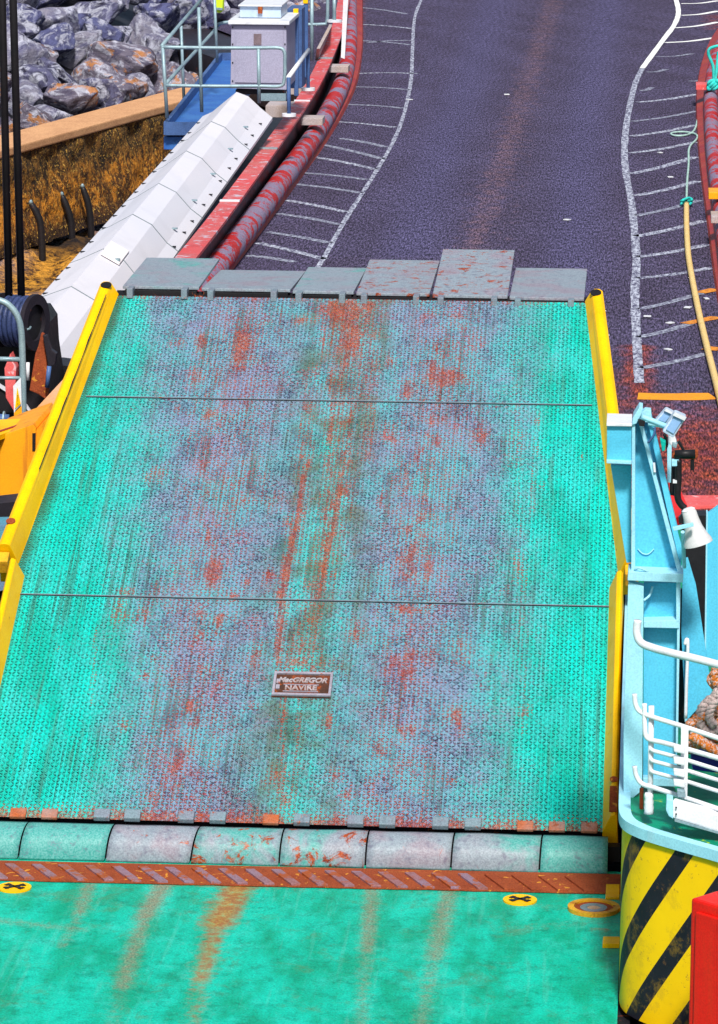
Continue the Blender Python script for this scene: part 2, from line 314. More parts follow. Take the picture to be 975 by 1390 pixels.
def asphalt():
    t = NT('asphalt')
    uv = t.n.new('ShaderNodeUVMap'); uv.uv_map = 'UVMap'; uvv = uv.outputs[0]
    ca = t.n.new('ShaderNodeVertexColor'); ca.layer_name = 'mask'; cs = t.n.new('ShaderNodeSeparateColor'); t.L(ca.outputs[0], cs.inputs[0])
    track, rust, brown = cs.outputs[0], cs.outputs[1], cs.outputs[2]
    ng = t.noise(34, 3, uvv, .75, stretch=(1.2, .14, 1)); n1 = t.noise(.9, 5, uvv, .6, stretch=(1.3, .3, 1)); n2 = t.noise(5, 6, uvv, .7, dist=.4, stretch=(1, .5, 1))
    c = t.mix(t.ramp(n1, .35, .68), (.050, .041, .068), (.066, .057, .098))
    c = t.mix(t.math('MULTIPLY', track, .8), c, (.075, .074, .15))
    c = t.mix(t.math('MULTIPLY', t.ramp(t.math('ADD', brown, t.math('MULTIPLY', t.math('SUBTRACT', n2, .5), 1.6)), .35, .85), .5), c, (.17, .10, .10))
    rm = t.ramp(t.math('ADD', rust, t.math('MULTIPLY', t.math('SUBTRACT', n2, .5), 1.0)), .15, .95)
    c = t.mix(t.math('MULTIPLY', rm, .85), c, t.mix(t.ramp(n2, .35, .7), (.13, .022, .02), (.30, .055, .012)))
    c = t.mix(.8, c, t.mix(t.ramp(ng, .34, .66), (.0, .0, .01), (1, .95, 1)), 'OVERLAY'); c = t.mix(.5, c, t.mix(t.ramp(t.noise(60, 2, uvv, stretch=(1, .13, 1)), .38, .62), (.02, .0, .08), (.9, .9, 1)), 'OVERLAY')
    t.bump(ng, .6, .01)
    return t.out(c, .8)
M['asphalt'] = asphalt()

def stripes():
    t = NT('hazard_stripes')
    uv = t.n.new('ShaderNodeUVMap'); uv.uv_map = 'UVMap'; sep = t.n.new('ShaderNodeSeparateXYZ'); t.L(uv.outputs[0], sep.inputs[0])
    s = t.math('FRACT', t.math('DIVIDE', t.math('ADD', t.math('SUBTRACT', sep.outputs[0], t.math('MULTIPLY', sep.outputs[1], .72)), HZ_OFF), HZ_PER))
    k = t.math('GREATER_THAN', s, .63)
    y = t.mix(t.noise(2.5, 4), (1.0, .62, .0), (.92, .54, .0)); bk = t.mix(t.noise(9, 4), (.006, .006, .01), (.02, .018, .03))
    c = t.mix(k, y, bk)
    c = t.mix(t.math('MULTIPLY', t.ramp(t.noise(22, 6, rough=.75), .66, .7), .7), c, (.3, .1, .02))
    c = t.mix(t.math('MULTIPLY', t.ramp(t.noise(7, 3, stretch=(1, 1, .1)), .6, .75), .25), c, (.35, .2, .04)); c = t.mix(t.math('MULTIPLY', t.ramp(t.noise(14, 7, rough=.8), .6, .64), .6), c, (.2, .09, .03)); c = t.mix(t.math('MULTIPLY', t.ramp(t.noise(3, 8, rough=.8), .52, .62), .3), c, (.45, .26, .02))
    t.bump(t.noise(5, 4), .2, .02)
    return t.out(c, .62)
HZ_PER = .435; HZ_OFF = .815 * HZ_PER
M['hazard'] = stripes()

def linemat():
    t = NT('worn_line_paint')
    n = t.noise(22, 5, rough=.75)
    c = t.mix(t.ramp(t.noise(20, 6, rough=.8, stretch=(1, .25, 1)), .4, .62), (.07, .065, .12), (.5, .54, .64))
    return t.out(c, .7)
M['line'] = linemat()
t = NT('bright_line_paint'); M['line2'] = t.out(t.mix(t.ramp(t.noise(20, 4), .25, .45), (.3, .3, .35), (.8, .82, .8)), .7)
t = NT('faint_line_paint'); M['line3'] = t.out(t.mix(t.ramp(t.noise(16, 6, rough=.8), .42, .66), (.075, .066, .12), (.5, .56, .66)), .7)
t = NT('ochre_line_paint'); M['line4'] = t.out(t.mix(t.ramp(t.noise(16, 6, rough=.8), .35, .6), (.25, .06, .03), (.75, .3, .03)), .7)

def rockmat(name, a, b, lichen):
    t = NT(name)
    n = t.noise(1.3, 8, rough=.7, dist=.5); n2 = t.noise(5, 8, rough=.75, dist=.8)
    c = t.mix(t.ramp(n, .4, .6), a, b)
    c = t.mix(t.math('MULTIPLY', t.ramp(t.noise(2.2, 7, rough=.7, dist=.6), .46, .62), .8), c, (.6, .62, .74)); c = t.mix(t.ramp(t.noise(1.5, 6, rough=.7, dist=.8), .57, .66), c, (.02, .018, .04)); c = t.mix(t.math('MULTIPLY', t.ramp(t.noise(9, 6, rough=.8, dist=1), .56, .62), .6), c, (.03, .025, .08))
    c = t.mix(t.math('MULTIPLY', t.ramp(t.noise(1.8, 7, rough=.7, dist=.5), .7 - lichen, .78 - lichen), .85), c, (.5, .2, .05))
    t.bump(t.math('ADD', n2, t.noise(14, 6, rough=.7)), .9, .06)
    return t.out(c, .85)
ROCKS = [rockmat('blue_grey_granite', (.11, .12, .26), (.05, .05, .12), .0), rockmat('lichened_granite', (.17, .15, .2), (.08, .07, .12), .17), rockmat('dark_wet_granite', (.13, .13, .24), (.05, .05, .09), .02), rockmat('pale_granite', (.26, .25, .32), (.12, .12, .22), .06)]
t = NT('seaweed_concrete')
sp = t.n.new('ShaderNodeSeparateXYZ'); t.L(t.oc.outputs['Object'], sp.inputs[0])
top = t.ramp(t.math('ADD', sp.outputs[2], t.math('MULTIPLY', t.noise(1.2, 6), 1.1)), 1.3, 1.85)
n = t.noise(4.5, 8, rough=.78, dist=.5)
c = t.mix(t.ramp(t.math('ADD', n, t.math('MULTIPLY', t.noise(.8, 4), .4)), .62, .78), (.08, .035, .015), (.75, .29, .03)); c = t.mix(t.ramp(sp.outputs[2], .45, .1), c, (.04, .02, .012)); c = t.mix(top, c, t.mix(t.ramp(n, .4, .65), (.02, .018, .014), (.3, .14, .03)))
c = t.mix(t.ramp(t.noise(16, 5, rough=.8), .56, .62), c, (.85, .5, .1)); c = t.mix(t.ramp(t.noise(11, 6, rough=.8), .56, .62), c, (.03, .012, .01))
t.bump(t.math('ADD', n, t.noise(18, 5)), 1, .08); M['weed'] = t.out(c, .8)
t = NT('ochre_concrete'); c = t.mix(t.ramp(t.noise(2, 6), .35, .65), (.62, .33, .14), (.5, .25, .1)); c = t.mix(.4, c, t.mix(t.ramp(t.noise(40, 3), .3, .7), (.3, .14, .1), (.8, .5, .3))); t.bump(t.noise(12, 5), .4, .02); M['cap'] = t.out(c, .85)
t = NT('wet_shore')
n = t.noise(2.2, 8, rough=.75, dist=.8, stretch=(.6, 1, 1)); spy = t.n.new('ShaderNodeSeparateXYZ'); t.L(t.oc.outputs['Object'], spy.inputs[0])
ca = t.n.new('ShaderNodeVertexColor'); ca.layer_name = 'mask'; cs = t.n.new('ShaderNodeSeparateColor'); t.L(ca.outputs[0], cs.inputs[0])
c = t.mix(t.ramp(n, .35, .6), (.03, .028, .05), (.55, .5, .68)); w_ = t.mix(t.ramp(t.noise(5, 8, rough=.8, dist=.6), .4, .58), (.05, .02, .01), (.85, .4, .05)); c = t.mix(cs.outputs[1], c, w_)
c = t.mix(cs.outputs[2], c, (.015, .015, .02))
t.bump(t.math('ADD', n, t.noise(12, 7, rough=.7)), 1, .12); M['shore'] = t.out(c, .6)
t = NT('dark_harbour_water'); t.bump(t.noise(1.5, 4), .4, .1); M['water'] = t.out((.006, .012, .018), .08)
def fender():
    t = NT('scuffed_fender_pipe')
    n = t.noise(2.2, 9, rough=.75, dist=.3, stretch=(1, .7, 1)); m = t.ramp(n, .49, .52)
    c = t.mix(m, (.42, .022, .02), (.24, .21, .30)); c = t.mix(t.ramp(t.noise(9, 5, rough=.7), .62, .7), c, (.12, .07, .12)); c = t.mix(.35, c, t.mix(t.ramp(t.noise(45, 2), .3, .7), (.1, .05, .1), (.8, .6, .7)), 'OVERLAY')
    t.bump(t.noise(8, 5), .4, .02); return t.out(c, .55)
M['fender'] = fender()
M['crimson'] = paint('crimson_kerb', (.3, .02, .02), (.4, .06, .02), scale=4, rust=.25, grain=.4)
M['concrete'] = paint('weathered_block', (.42, .38, .4), (.4, .28, .2), scale=6, grain=.4, rough=.8)

# ================================================================== SETTING
ZR = 1.3                                                    # height of the linkspan roadway
MB().add([(-1500, -600, -2.6), (1500, -600, -2.6), (1500, 2500, -2.6), (-1500, 2500, -2.6)], [(0, 1, 2, 3)]).build('water', M['water'], kind='structure')

def grid(xs, ys, fn):
    nx, ny = len(xs), len(ys); v = [fn(x, y) for y in ys for x in xs]
    f = [(j * nx + i, j * nx + i + 1, (j + 1) * nx + i + 1, (j + 1) * nx + i) for j in range(ny - 1) for i in range(nx - 1)]
    return v, f
def segd(U, Wv, p, q):
    p = np.array(p); q = np.array(q); d = q - p; t_ = np.clip(((U - p[0]) * d[0] + (Wv - p[1]) * d[1]) / (d @ d), 0, 1)
    return np.hypot(U - p[0] - t_ * d[0], Wv - p[1] - t_ * d[1]), t_

# ship's car deck
xs = np.concatenate([np.linspace(-9, -3.1, 12), np.arange(-3.0, 2.58, .035)]); ys = np.concatenate([np.linspace(-45, -5, 40), np.arange(-4.9, -.2, .035), [-.2]])
U, Wv = np.meshgrid(xs, ys); U = U.ravel(); Wv = Wv.ravel()
def dp(px, py): p = G(px, py, 0); return (p.x, p.y)
wear = np.zeros_like(U); rust = np.zeros_like(U); brown = np.zeros_like(U)
def streakd(arr, a, b, wd, amt):
    d, tt = segd(U, Wv, dp(*a), dp(*b)); np.maximum(arr, amt * np.exp(-(d / wd) ** 2), out=arr)
for a, b, wd, amt in [((122, 1200), (108, 1240), .075, .6), ((108, 1240), (84, 1285), .06, .42), ((222, 1200), (196, 1245), .09, .8), ((196, 1245), (166, 1340), .085, .6), ((166, 1340), (150, 1400), .08, .3), ((506, 1195), (498, 1290), .075, .62), ((498, 1290), (490, 1400), .07, .4), ((612, 1200), (590, 1300), .09, .62), ((590, 1300), (570, 1400), .08, .42), ((60, 1215), (250, 1240), .1, .22), ((0, 1250), (110, 1262), .09, .42), ((700, 1260), (845, 1250), .12, .25), ((560, 1210), (780, 1235), .08, .25),
                      ((30, 1215), (90, 1225), .03, .2)]:
    streakd(brown, a, b, wd, amt)
for a, b, wd, amt in [((325, 1200), (296, 1255), .15, .8), ((296, 1255), (272, 1330), .1, .62), ((272, 1330), (262, 1400), .09, .4), ((330, 1198), (430, 1198), .14, .75), ((430, 1198), (600, 1204), .06, .5), ((240, 1200), (330, 1204), .06, .5), ((808, 1261), (820, 1262), .05, .5),
                      ((840, 1195), (845, 1235), .04, .5), ((0, 1193), (240, 1200), .03, .35), ((650, 1210), (840, 1215), .03, .3)]:
    streakd(rust, a, b, wd, amt)
v, f = grid(xs, ys, lambda x, y: (x, y, 0))
MB().add(v, f).build('deck', M['deck'], uvs=list(zip(U, Wv)), attr=np.stack([wear, rust, brown, brown * 0 + 1], 1), kind='structure')
hull = MB(); hull.box((-3.3, -24, -1.5), (12, 47.4, 2.9)); hull.box((4.6, -24, -1.5), (3.9, 47.4, 2.9)); hb = hull.build('ship_hull', M['dark']); setp(hb, 'dark steel hull of the ferry under the car deck', 'ship hull')

# ------------------------------------------------------------------ linkspan road with its markings
xs = np.concatenate([[-2.95], np.arange(-2.9, 3.85, .05)]); ys = np.concatenate([np.arange(6.75, 30, .09), np.linspace(30.2, 75, 200)])
# the road bends right past Y=45 like the fender pipes
def bend(y): return 0.0 if y < 36 else -.0075 * (y - 36) ** 2
xs = np.concatenate([xs, np.linspace(3.95, 16, 60)])
U, Wv = np.meshgrid(xs, ys); U = U.ravel(); Wv = Wv.ravel()
track = np.zeros_like(U); rust = np.zeros_like(U); brown = np.zeros_like(U)
def dr(px, py): p = G(px, py, ZR); return (p.x, p.y)
def drm(px, py): p = G(px, py, ZR); return (p.x - bend(p.y), p.y)
def pathmask(arr, pts, wd, amt, power=2):
    pts = [(a[0] + (b[0] - a[0]) * k / 6, a[1] + (b[1] - a[1]) * k / 6) for a, b in zip(pts[:-1], pts[1:]) for k in range(6)] + [pts[-1]]
    for a, b in zip(pts[:-1], pts[1:]):
        d, tt = segd(U, Wv, drm(*a), drm(*b)); np.maximum(arr, amt * np.exp(-(d / wd) ** power), out=arr)
pathmask(track, [(555, 345), (600, 200), (640, 100), (672, 0)], .55, .6); pathmask(track, [(775, 400), (782, 250), (800, 120), (825, 0)], .5, .6)
pathmask(track, [(480, 345), (545, 200), (585, 100), (610, 0)], .3, .2)
pathmask(brown, [(640, 350), (682, 220), (714, 120), (750, 0)], .42, .62); pathmask(brown, [(690, 330), (712, 240), (742, 100)], .12, .4)
rust = np.maximum(rust, np.where(U > 1.9, np.exp(-((Wv - 9.6) / 3.2) ** 2), 0) * np.exp(-((U - 2.9) / 1.2) ** 2) * 1.0)
rust = np.maximum(rust, .85 * np.exp(-((Wv - 6.6) / 3.0) ** 2)); rust = np.maximum(rust, .55 * np.exp(-((Wv - 12) / 3.5) ** 2) * np.exp(-((U - 2.4) / .35) ** 2)); pathmask(rust, [(865, 470), (868, 540)], .22, .8); pathmask(rust, [(970, 20), (975, 40)], .4, .5)
pathmask(rust, [(488, 0), (484, 60)], .18, .5)
v, f = grid(xs, ys, lambda x, y: (x + bend(y), y, ZR))
road = MB().add(v, f).build('road', M['asphalt'], uvs=list(zip(U, Wv)), attr=np.stack([track, rust, brown, brown * 0 + 1], 1), kind='structure')
slab = MB(); slab.box((.45, 14, ZR - .35), (6.9, 14.4, .6)); slab.box((.45, 28, ZR - .35), (6.9, 13.5, .6))
slab.add([(-2.95 + bend(y) , y, z) for y in (34.8, 45, 75) for z in (ZR - .05, ZR - .65)] + [(12 + bend(y), y, z) for y in (34.8, 45, 75) for z in (ZR - .05, ZR - .65)],
         [(0, 1, 3, 2), (2, 3, 5, 4), (6, 8, 9, 7), (8, 10, 11, 9), (0, 2, 8, 6), (2, 4, 10, 8), (1, 7, 9, 3), (3, 9, 11, 5), (0, 6, 7, 1), (4, 5, 11, 10)])
s_ = slab.build('linkspan_girder', M['dark']); setp(s_, 'dark steel girder slab carrying the linkspan road', 'girder')
def ribbon(pts, wd, mat, name, z=ZR + .004, ease=None):
    P = [Vector((*p, z)) for p in pts]; mb = MB(); vs = []
    for i, p in enumerate(P):
        t_ = (P[min(i + 1, len(P) - 1)] - P[max(i - 1, 0)]).normalized(); nrm = Vector((-t_.y, t_.x, 0))
        ww = wd * (1 + .25 * noise.noise(p * 3)); vs += [p - nrm * ww / 2, p + nrm * ww / 2]
    mb.add(vs, [(2 * i, 2 * i + 1, 2 * i + 3, 2 * i + 2) for i in range(len(P) - 1)])
    return mb.build(name, mat, road)
def splr(px, n=8): return [(p.x, p.y) for p in spline([Vector((*dr(*q), 0)) for q in px], n)]
ribbon(splr([(425, 372), (440, 350), (468, 300), (500, 250), (530, 200), (547, 160), (558, 110), (560, 70), (563, 25), (572, 0), (580, -18)]), .07, M['line'], 'edge_line')
ribbon(splr([(868, 520), (865, 470), (862, 400), (864, 350), (858, 280), (850, 235), (848, 200), (852, 160), (862, 115), (872, 93)]), .11, M['line'], 'edge_line')
ribbon(splr([(872, 93), (900, 55), (916, 33), (921, 14), (914, -12)]), .12, M['line2'], 'edge_line', z=ZR + .008)
HL = [(925, 5, 975, 1, 2), (925, 21, 975, 15, 2), (916, 38, 975, 30, 2), (903, 58, 972, 51, 2), (890, 77, 940, 73, 3), (878, 98, 905, 94, 3), (935, 110, 958, 107, 3), (868, 123, 885, 119, 3), (866, 139, 946, 128, 1), (858, 165, 946, 151, 3), (857, 185, 944, 170, 1), (855, 208, 945, 193, 1), (858, 236, 944, 213, 1), (862, 266, 948, 246, 1), (864, 293, 950, 272, 3), (864, 321, 955, 300, 1), (866, 349, 962, 332, 1), (866, 378, 965, 364, 1), (868, 420, 955, 397, 3), (868, 458, 945, 437, 3), (870, 500, 960, 480, 3)]
mats = {1: M['line'], 2: M['line2'], 3: M['line3'], 4: M['line4']}
for x0, y0, x1, y1, k in HL: ribbon(splr([(x0, y0), ((x0 + x1) / 2, (y0 + y1) / 2 + 1.5), (x1, y1)], 5), .16 if k != 3 else .13, mats[k], 'hatch_line')
for x0, y0, x1, y1 in [(950, 398, 973, 393), (930, 440, 975, 431), (962, 476, 975, 472)]: ribbon(splr([(x0, y0), (x1, y1)], 5), .18, M['line4'], 'hatch_line', z=ZR + .008)
HLl = [(486, 10, 552, 19), (484, 33, 560, 39), (482, 55, 558, 61), (500, 58, 558, 55), (482, 100, 568, 100), (478, 118, 556, 122), (470, 142, 548, 147), (450, 165, 536, 173), (462, 188, 525, 200), (430, 195, 520, 216), (425, 213, 510, 230), (412, 235, 498, 244), (400, 250, 490, 262), (388, 272, 470, 288), (378, 290, 462, 305), (362, 315, 448, 330), (350, 330, 440, 352), (336, 347, 400, 356)]
for i, (x0, y0, x1, y1) in enumerate(HLl): ribbon(splr([(x0, y0), ((x0 + x1) / 2, (y0 + y1) / 2 - 1), (x1, y1)], 5), .15, M['line3'] if i % 3 != 1 else M['line'], 'hatch_line')
ribbon(splr([(866, 538), (920, 539), (968, 538)], 6), .42, paint('ochre_paint', (.85, .33, .0), (.7, .22, .0), scale=9, rust=.15), 'stop_line')
for x, y in [(694, 7), (745, 20), (738, 127), (718, 105), (712, 180), (690, 158), (700, 182), (606, 138), (896, 207), (910, 240), (770, 298), (878, 428), (818, 423), (822, 457), (935, 390), (959, 404), (910, 437), (907, 474)]:
    if (x, y) in [(718, 105), (712, 180), (690, 158)]: pass
grit = MB()
for x, y in [(896, 207), (910, 240), (770, 298), (879, 429), (822, 455), (959, 405), (910, 438), (907, 474), (934, 417), (817, 422), (688, 128), (556, 135)]:
    p = G(x, y, ZR + .015); grit.box(p, (.05 + .05 * random.random(), .09, .012), Matrix.Rotation(random.random() * 3, 3, 'Z'))
go = grit.build('litter', M['white'], kind='stuff'); go['label'] = 'scattered pale scraps and bird droppings lying on the road'; go['category'] = 'litter'

# ------------------------------------------------------------------ fender pipes and kerbs either side of the road
def pipe_path(px, z): return [G(x, y, z) for x, y in px]
PL = [(238, 430), (300, 350), (345, 292), (385, 238), (420, 190), (447, 146), (465, 106), (473, 62), (474, 20), (474, -25)]
r = thing('fender_pipe', 'scuffed red and grey fender pipe along the left edge of the road', 'fender pipe', G(345, 292, ZR))
pp = spline([G(x + 1, y + 3, ZR + .17) for x, y in PL], 6)
MB().tube(pp, .165, 20).build('pipe', M['fender'], r, smooth=True)
kb = MB()
kp = spline([G(x + 12, y + 6, ZR) for x, y in PL], 6)
kv = []
for p in kp: kv += [p + Vector((-.12, 0, .0)), p + Vector((-.12, 0, .16)), p + Vector((.1, 0, .07)), p + Vector((.12, 0, 0))]
kb.add(kv, [(4 * i + a, 4 * i + b, 4 * i + 4 + b, 4 * i + 4 + a) for i in range(len(kp) - 1) for a, b in ((0, 1), (1, 2), (2, 3))])
kb.build('kerb_strip', M['crimson'], r)
PR_ = [(1010, 560), (1000, 470), (985, 390), (972, 300), (962, 230), (957, 180), (955, 130), (960, 90), (972, 55), (990, 28)]
r = thing('fender_pipe', 'worn purple and red fender pipe at the right road edge', 'fender pipe', G(972, 300, ZR))
MB().tube(spline([G(x + 10, y, ZR + .16) for x, y in PR_], 6), .13, 18).build('pipe', M['fender'], r, smooth=True)
kv = []; kb = MB()
kp = spline([G(x - 3, y + 3, ZR) for x, y in PR_], 6)
for p in kp: kv += [p + Vector((-.1, 0, 0)), p + Vector((-.08, 0, .05)), p + Vector((.1, 0, .12)), p + Vector((.12, 0, 0))]
kb.add(kv, [(4 * i + a, 4 * i + b, 4 * i + 4 + b, 4 * i + 4 + a) for i in range(len(kp) - 1) for a, b in ((0, 1), (1, 2), (2, 3))])
kb.build('kerb_strip', M['crimson'], r)
for (x, y, h, m) in [(956, 113, 12, 'pink'), (976, 258, 10, 'orange'), (980, 290, 12, 'concrete')]:
    p = G(x, y, ZR + .42); MB().box(p - Vector((0, 0, .05)), (.3, .55, .1)).build('clamp', M[m], r, bevel=.01)
# red side beam beyond the right pipe
r = thing('side_beam', 'red and grey banded side beam at the far right edge, with teal rope', 'beam', G(985, 200, ZR))
bp = spline([G(x + 42, y, ZR + .5) for x, y in PR_[3:]], 4)
for i in range(0, len(bp) - 4, 4):
    a, b = bp[i], bp[i + 4]; dv = (b - a)
    MB().frustum([a + Vector((-.2, 0, -.6)), a + Vector((.2, 0, -.6)), a + Vector((.2, 0, 0)), a + Vector((-.2, 0, 0))], [b + Vector((-.2, -.03, -.6)), b + Vector((.2, -.03, -.6)), b + Vector((.2, -.03, 0)), b + Vector((-.2, -.03, 0))]).build('beam_section', M['redbeam' if (i // 4) % 2 else 'pink'], r)
    MB().box(a + Vector((0, .05, .012)), (.42, .12, .02)).build('joint_strip', M['white'], r)
rp_ = thing('rope', 'teal twine lashed in a knot on the right side beam', 'rope', V(970, 110, 44))
MB().tube(spline([V(x, y, 43.5 + .02 * i) for i, (x, y) in enumerate([(975, 62), (964, 66), (962, 74), (968, 90), (969, 108), (970, 115), (973, 95), (975, 70)])], 6), .03, 6).build('strand', M['tealrope'], rp_, smooth=True)
kn = MB()
for i in range(3): kn.tube(spline([V(968, 115, 43.4) + Vector((.09 * math.cos(a + i), .05 * math.sin(a * 2), .08 * math.sin(a + i * 2))) for a in np.linspace(0, 6.28, 8)], 4), .032, 6)
kn.build('knot', M['tealrope'], rp_, smooth=True)

# left girder line: red beam above the dark web
BL = [(232, 362), (282, 300), (333, 232), (385, 160), (420, 105), (446, 45), (455, 10), (460, -25)]
r = thing('girder_beam', 'long red topped girder between the white cover and the fender pipe', 'beam', G(333, 232, ZR))
zb = 1.95
def strip_beam(off0, off1, z0, z1, mat, name, parent):
    mb = MB(); vs = []
    for p in spline([G(x + 10, y, zb) for x, y in BL], 5):
        vs += [p + Vector((off0, 0, z0)), p + Vector((off1, 0, z0)), p + Vector((off1, 0, z1)), p + Vector((off0, 0, z1))]
    n = len(vs) // 4; mb.add(vs, [(4 * i + k, 4 * i + (k + 1) % 4, 4 * i + 4 + (k + 1) % 4, 4 * i + 4 + k) for i in range(n - 1) for k in range(4)] + [(0, 1, 2, 3), tuple(4 * n - 4 + k for k in range(4))])
    return mb.build(name, mat, parent)
strip_beam(-.13, .13, -.04, 0, M['redbeam'], 'top_flange', r)
strip_beam(-.02, .02, -.62, -.042, M['black'], 'web', r)
strip_beam(-.14, .14, -.67, -.622, M['dark'], 'bottom_flange', r)
bl = spline([G(x + 10, y, zb) for x, y in BL], 5)
for i in (7, 12, 17, 22, 27):
    p = bl[i]; MB().box(p + Vector((0, 0, .012)), (.27, .1, .02)).build('splice_plate', M['white' if i % 2 else 'galv'], r)
for i in (16, 22):
    p = bl[i]; MB().box(p + Vector((.27, 0, -.18)), (.36, .5, .12)).build('bracket_block', M['concrete'], r, bevel=.01)
for i, (x, y) in enumerate([(380, 142), (404, 112)]):
    p = G(x, y, 1.95); o = MB().box(p + Vector((0, .2, -.1)), (.45, .75, .2)).build('concrete_block', M['concrete'], bevel=.012)
    setp(o, ['pale rough block beside the red girder, nearer the cabinet front', 'pale rough block beside the red girder under the sloping handrail'][i], 'block', 'blocks along the red girder')
# side wing plate and white board
o = MB().prism([G(428, 82, 1.9), G(447, 33, 1.9), G(446, 36, 2.35), G(430, 66, 2.2)], (.06, 0, 0)).build('wing_plate', M['concrete']); setp(o, 'grey rust-marked wing plate left of the red beam top', 'steel plate')
o = MB().prism([V(463, 78, 45.5), V(468, 80, 45.5), V(474, -20, 45.5), V(467, -20, 45.5)], (0, .12, 0)).build('guide_board', M['white']); setp(o, 'tall narrow white board between red beam and fender pipe', 'board')
# dark underside between the cover and the beam
o = MB().prism([G(205, 400, 1.05), G(262, 400, 1.05), G(420, 160, 1.05), G(372, 150, 1.05)], (0, 0, -.5)).build('under_girder', M['black']); setp(o, 'black girder ledge in the gap beside the white cover', 'girder')

# ------------------------------------------------------------------ white cover over the linkspan cylinder
cov = thing('cylinder_cover', 'long faceted white cover running beside the linkspan, bolted along its flanges', 'cover', G(200, 300, .9))
Yn, Yf = 18.0, 31.0
near = [V(x, y, Yn) for x, y in [(52, 405), (66, 400), (97, 389), (129, 408), (152, 438), (166, 448)]]
far = [V(x, y, Yf) for x, y in [(275, 158), (288, 152), (321, 125), (337, 131), (354, 147), (370, 160)]]
def sec(t_): return [a.lerp(b, t_) for a, b in zip(near, far)]
# station positions from the visible joints
ts = [-.345, -.19, 0.0]
def tl_y(t_):
    p = sec(t_)[2]; q = p - CAM; return 695 - FPX * q.dot(UU) / q.dot(_f)
for yy in (338, 291, 249, 205, 165):
    lo, hi = 0., 1.
    for _ in range(30):
        mid = (lo + hi) / 2
        if tl_y(mid) > yy: lo = mid
        else: hi = mid
    ts.append(lo)
ts.append(1.0)
for i in range(len(ts) - 1):
    a, b = sec(ts[i] + (.0012 if i else 0)), sec(ts[i + 1] - .0012)
    if i == 0:
        a = [p.copy() for p in a]
    prof = a + [p + Vector((0, 0, -.04)) for p in reversed(a)]; prof2 = b + [p + Vector((0, 0, -.04)) for p in reversed(b)]
    MB().frustum(prof, prof2).build('panel', M['shell'], cov)
    # raised joint lip
    if i:
        s0, s1 = sec(ts[i] - .0012), sec(ts[i] + .0012); U0 = Vector((0, 0, -.012))
        j = MB()
        for k in range(5): j.frustum([s0[k] + U0, s0[k + 1] + U0, s0[k + 1] + U0 * -.3, s0[k] + U0 * -.3], [s1[k] + U0, s1[k + 1] + U0, s1[k + 1] + U0 * -.3, s1[k] + U0 * -.3])
        j.build('joint_seal', M['seal'], cov)
bo = []
for t_ in np.arange(-.3, 1.0, .062):
    s_ = sec(t_ + .008 * math.sin(t_ * 40))
    for c_ in ((s_[0] * .55 + s_[1] * .45), (s_[5] * .55 + s_[4] * .45)): bo.append(c_)
for c_ in bo: MB().box(c_ + Vector((0, 0, .006)), (.065, .05, .012)).build('clamp_slot', M['black'], cov)
for t_ in (.16, .37, .5, .63, .76, .88):
    s_ = sec(t_); c_ = s_[3] * .12 + s_[4] * .88 + Vector((.01, 0, .012)); MB().box(c_, (.09, .05, .02)).build('latch', M['galv'], cov)
s0, s1 = sec(.135), sec(.19)
e = Vector((.004, 0, .016)); q = [s0[2].lerp(s0[3], .1) + e, s0[2].lerp(s0[3], .95) + e, s1[2].lerp(s1[3], .95) + e, s1[2].lerp(s1[3], .1) + e]
h_ = MB().prism(q, (0, 0, .018)).build('hatch', paint('cream_hatch', (.8, .74, .74), (.74, .7, .72), scale=3, grain=.05, dirt=.05), cov)
MB().tube([q[1].lerp(q[0], .15) + Vector((0, .1, .02)), q[1].lerp(q[0], .15) + Vector((0, .1, .05))], .035, 12).build('lock', M['galv'], h_)
far2 = sec(1.0); MB().prism(far2, (0, .03, 0)).build('end_cap', M['shell'], cov)

# ------------------------------------------------------------------ sea wall, shore, revetment
A = G(-60, 232, .5); B = G(300, 132, .5); wd = (B - A); wd.z = 0; wl = wd.length; wd.normalize(); wn = Vector((-wd.y, wd.x, 0))
if wn.y < 0: wn = -wn
B = A + wd * (wl * 1.6)
wv = []; nx, nz = 90, 22
wall = MB()
for j in range(nz + 1):
    for i in range(nx + 1):
        p = A.lerp(B, i / nx) + Vector((0, 0, -1.7 * j / nz)); d_ = noise.fractal(p * 1.4, 1, 2, 5) * .12 + (.25 * (j / nz) ** 2); wv.append(p - wn * (d_ if j else 0))
wall.add(wv, [(j * (nx + 1) + i, j * (nx + 1) + i + 1, (j + 1) * (nx + 1) + i + 1, (j + 1) * (nx + 1) + i) for j in range(nz) for i in range(nx)])
n0 = len(wall.v)
wall.add([A, B, B + wn * .5, A + wn * .5, A + Vector((0, 0, -1.7)) + wn * .5, B + Vector((0, 0, -1.7)) + wn * .5], [(0, 1, 2, 3), (3, 2, 5, 4)])
wr = thing('seawall', 'brown seaweed covered concrete seawall with an ochre coping', 'seawall', A + Vector((0, 0, -1.7)))
wall.build('wall_face', M['weed'], wr, smooth=True)
cp_ = MB(); cp_.frustum([A - wn * .04, A + wn * .95, A + wn * .95 + Vector((0, 0, .16)), A - wn * .04 + Vector((0, 0, .16))], [B - wn * .04, B + wn * .95, B + wn * .95 + Vector((0, 0, .16)), B - wn * .04 + Vector((0, 0, .16))])
cp_.build('coping', M['cap'], wr, bevel=.03)
lab = ['leftmost of three dark stakes standing against the seaweed wall', 'middle one of three dark stakes standing against the seaweed wall', 'rightmost of three dark stakes standing against the seaweed wall']
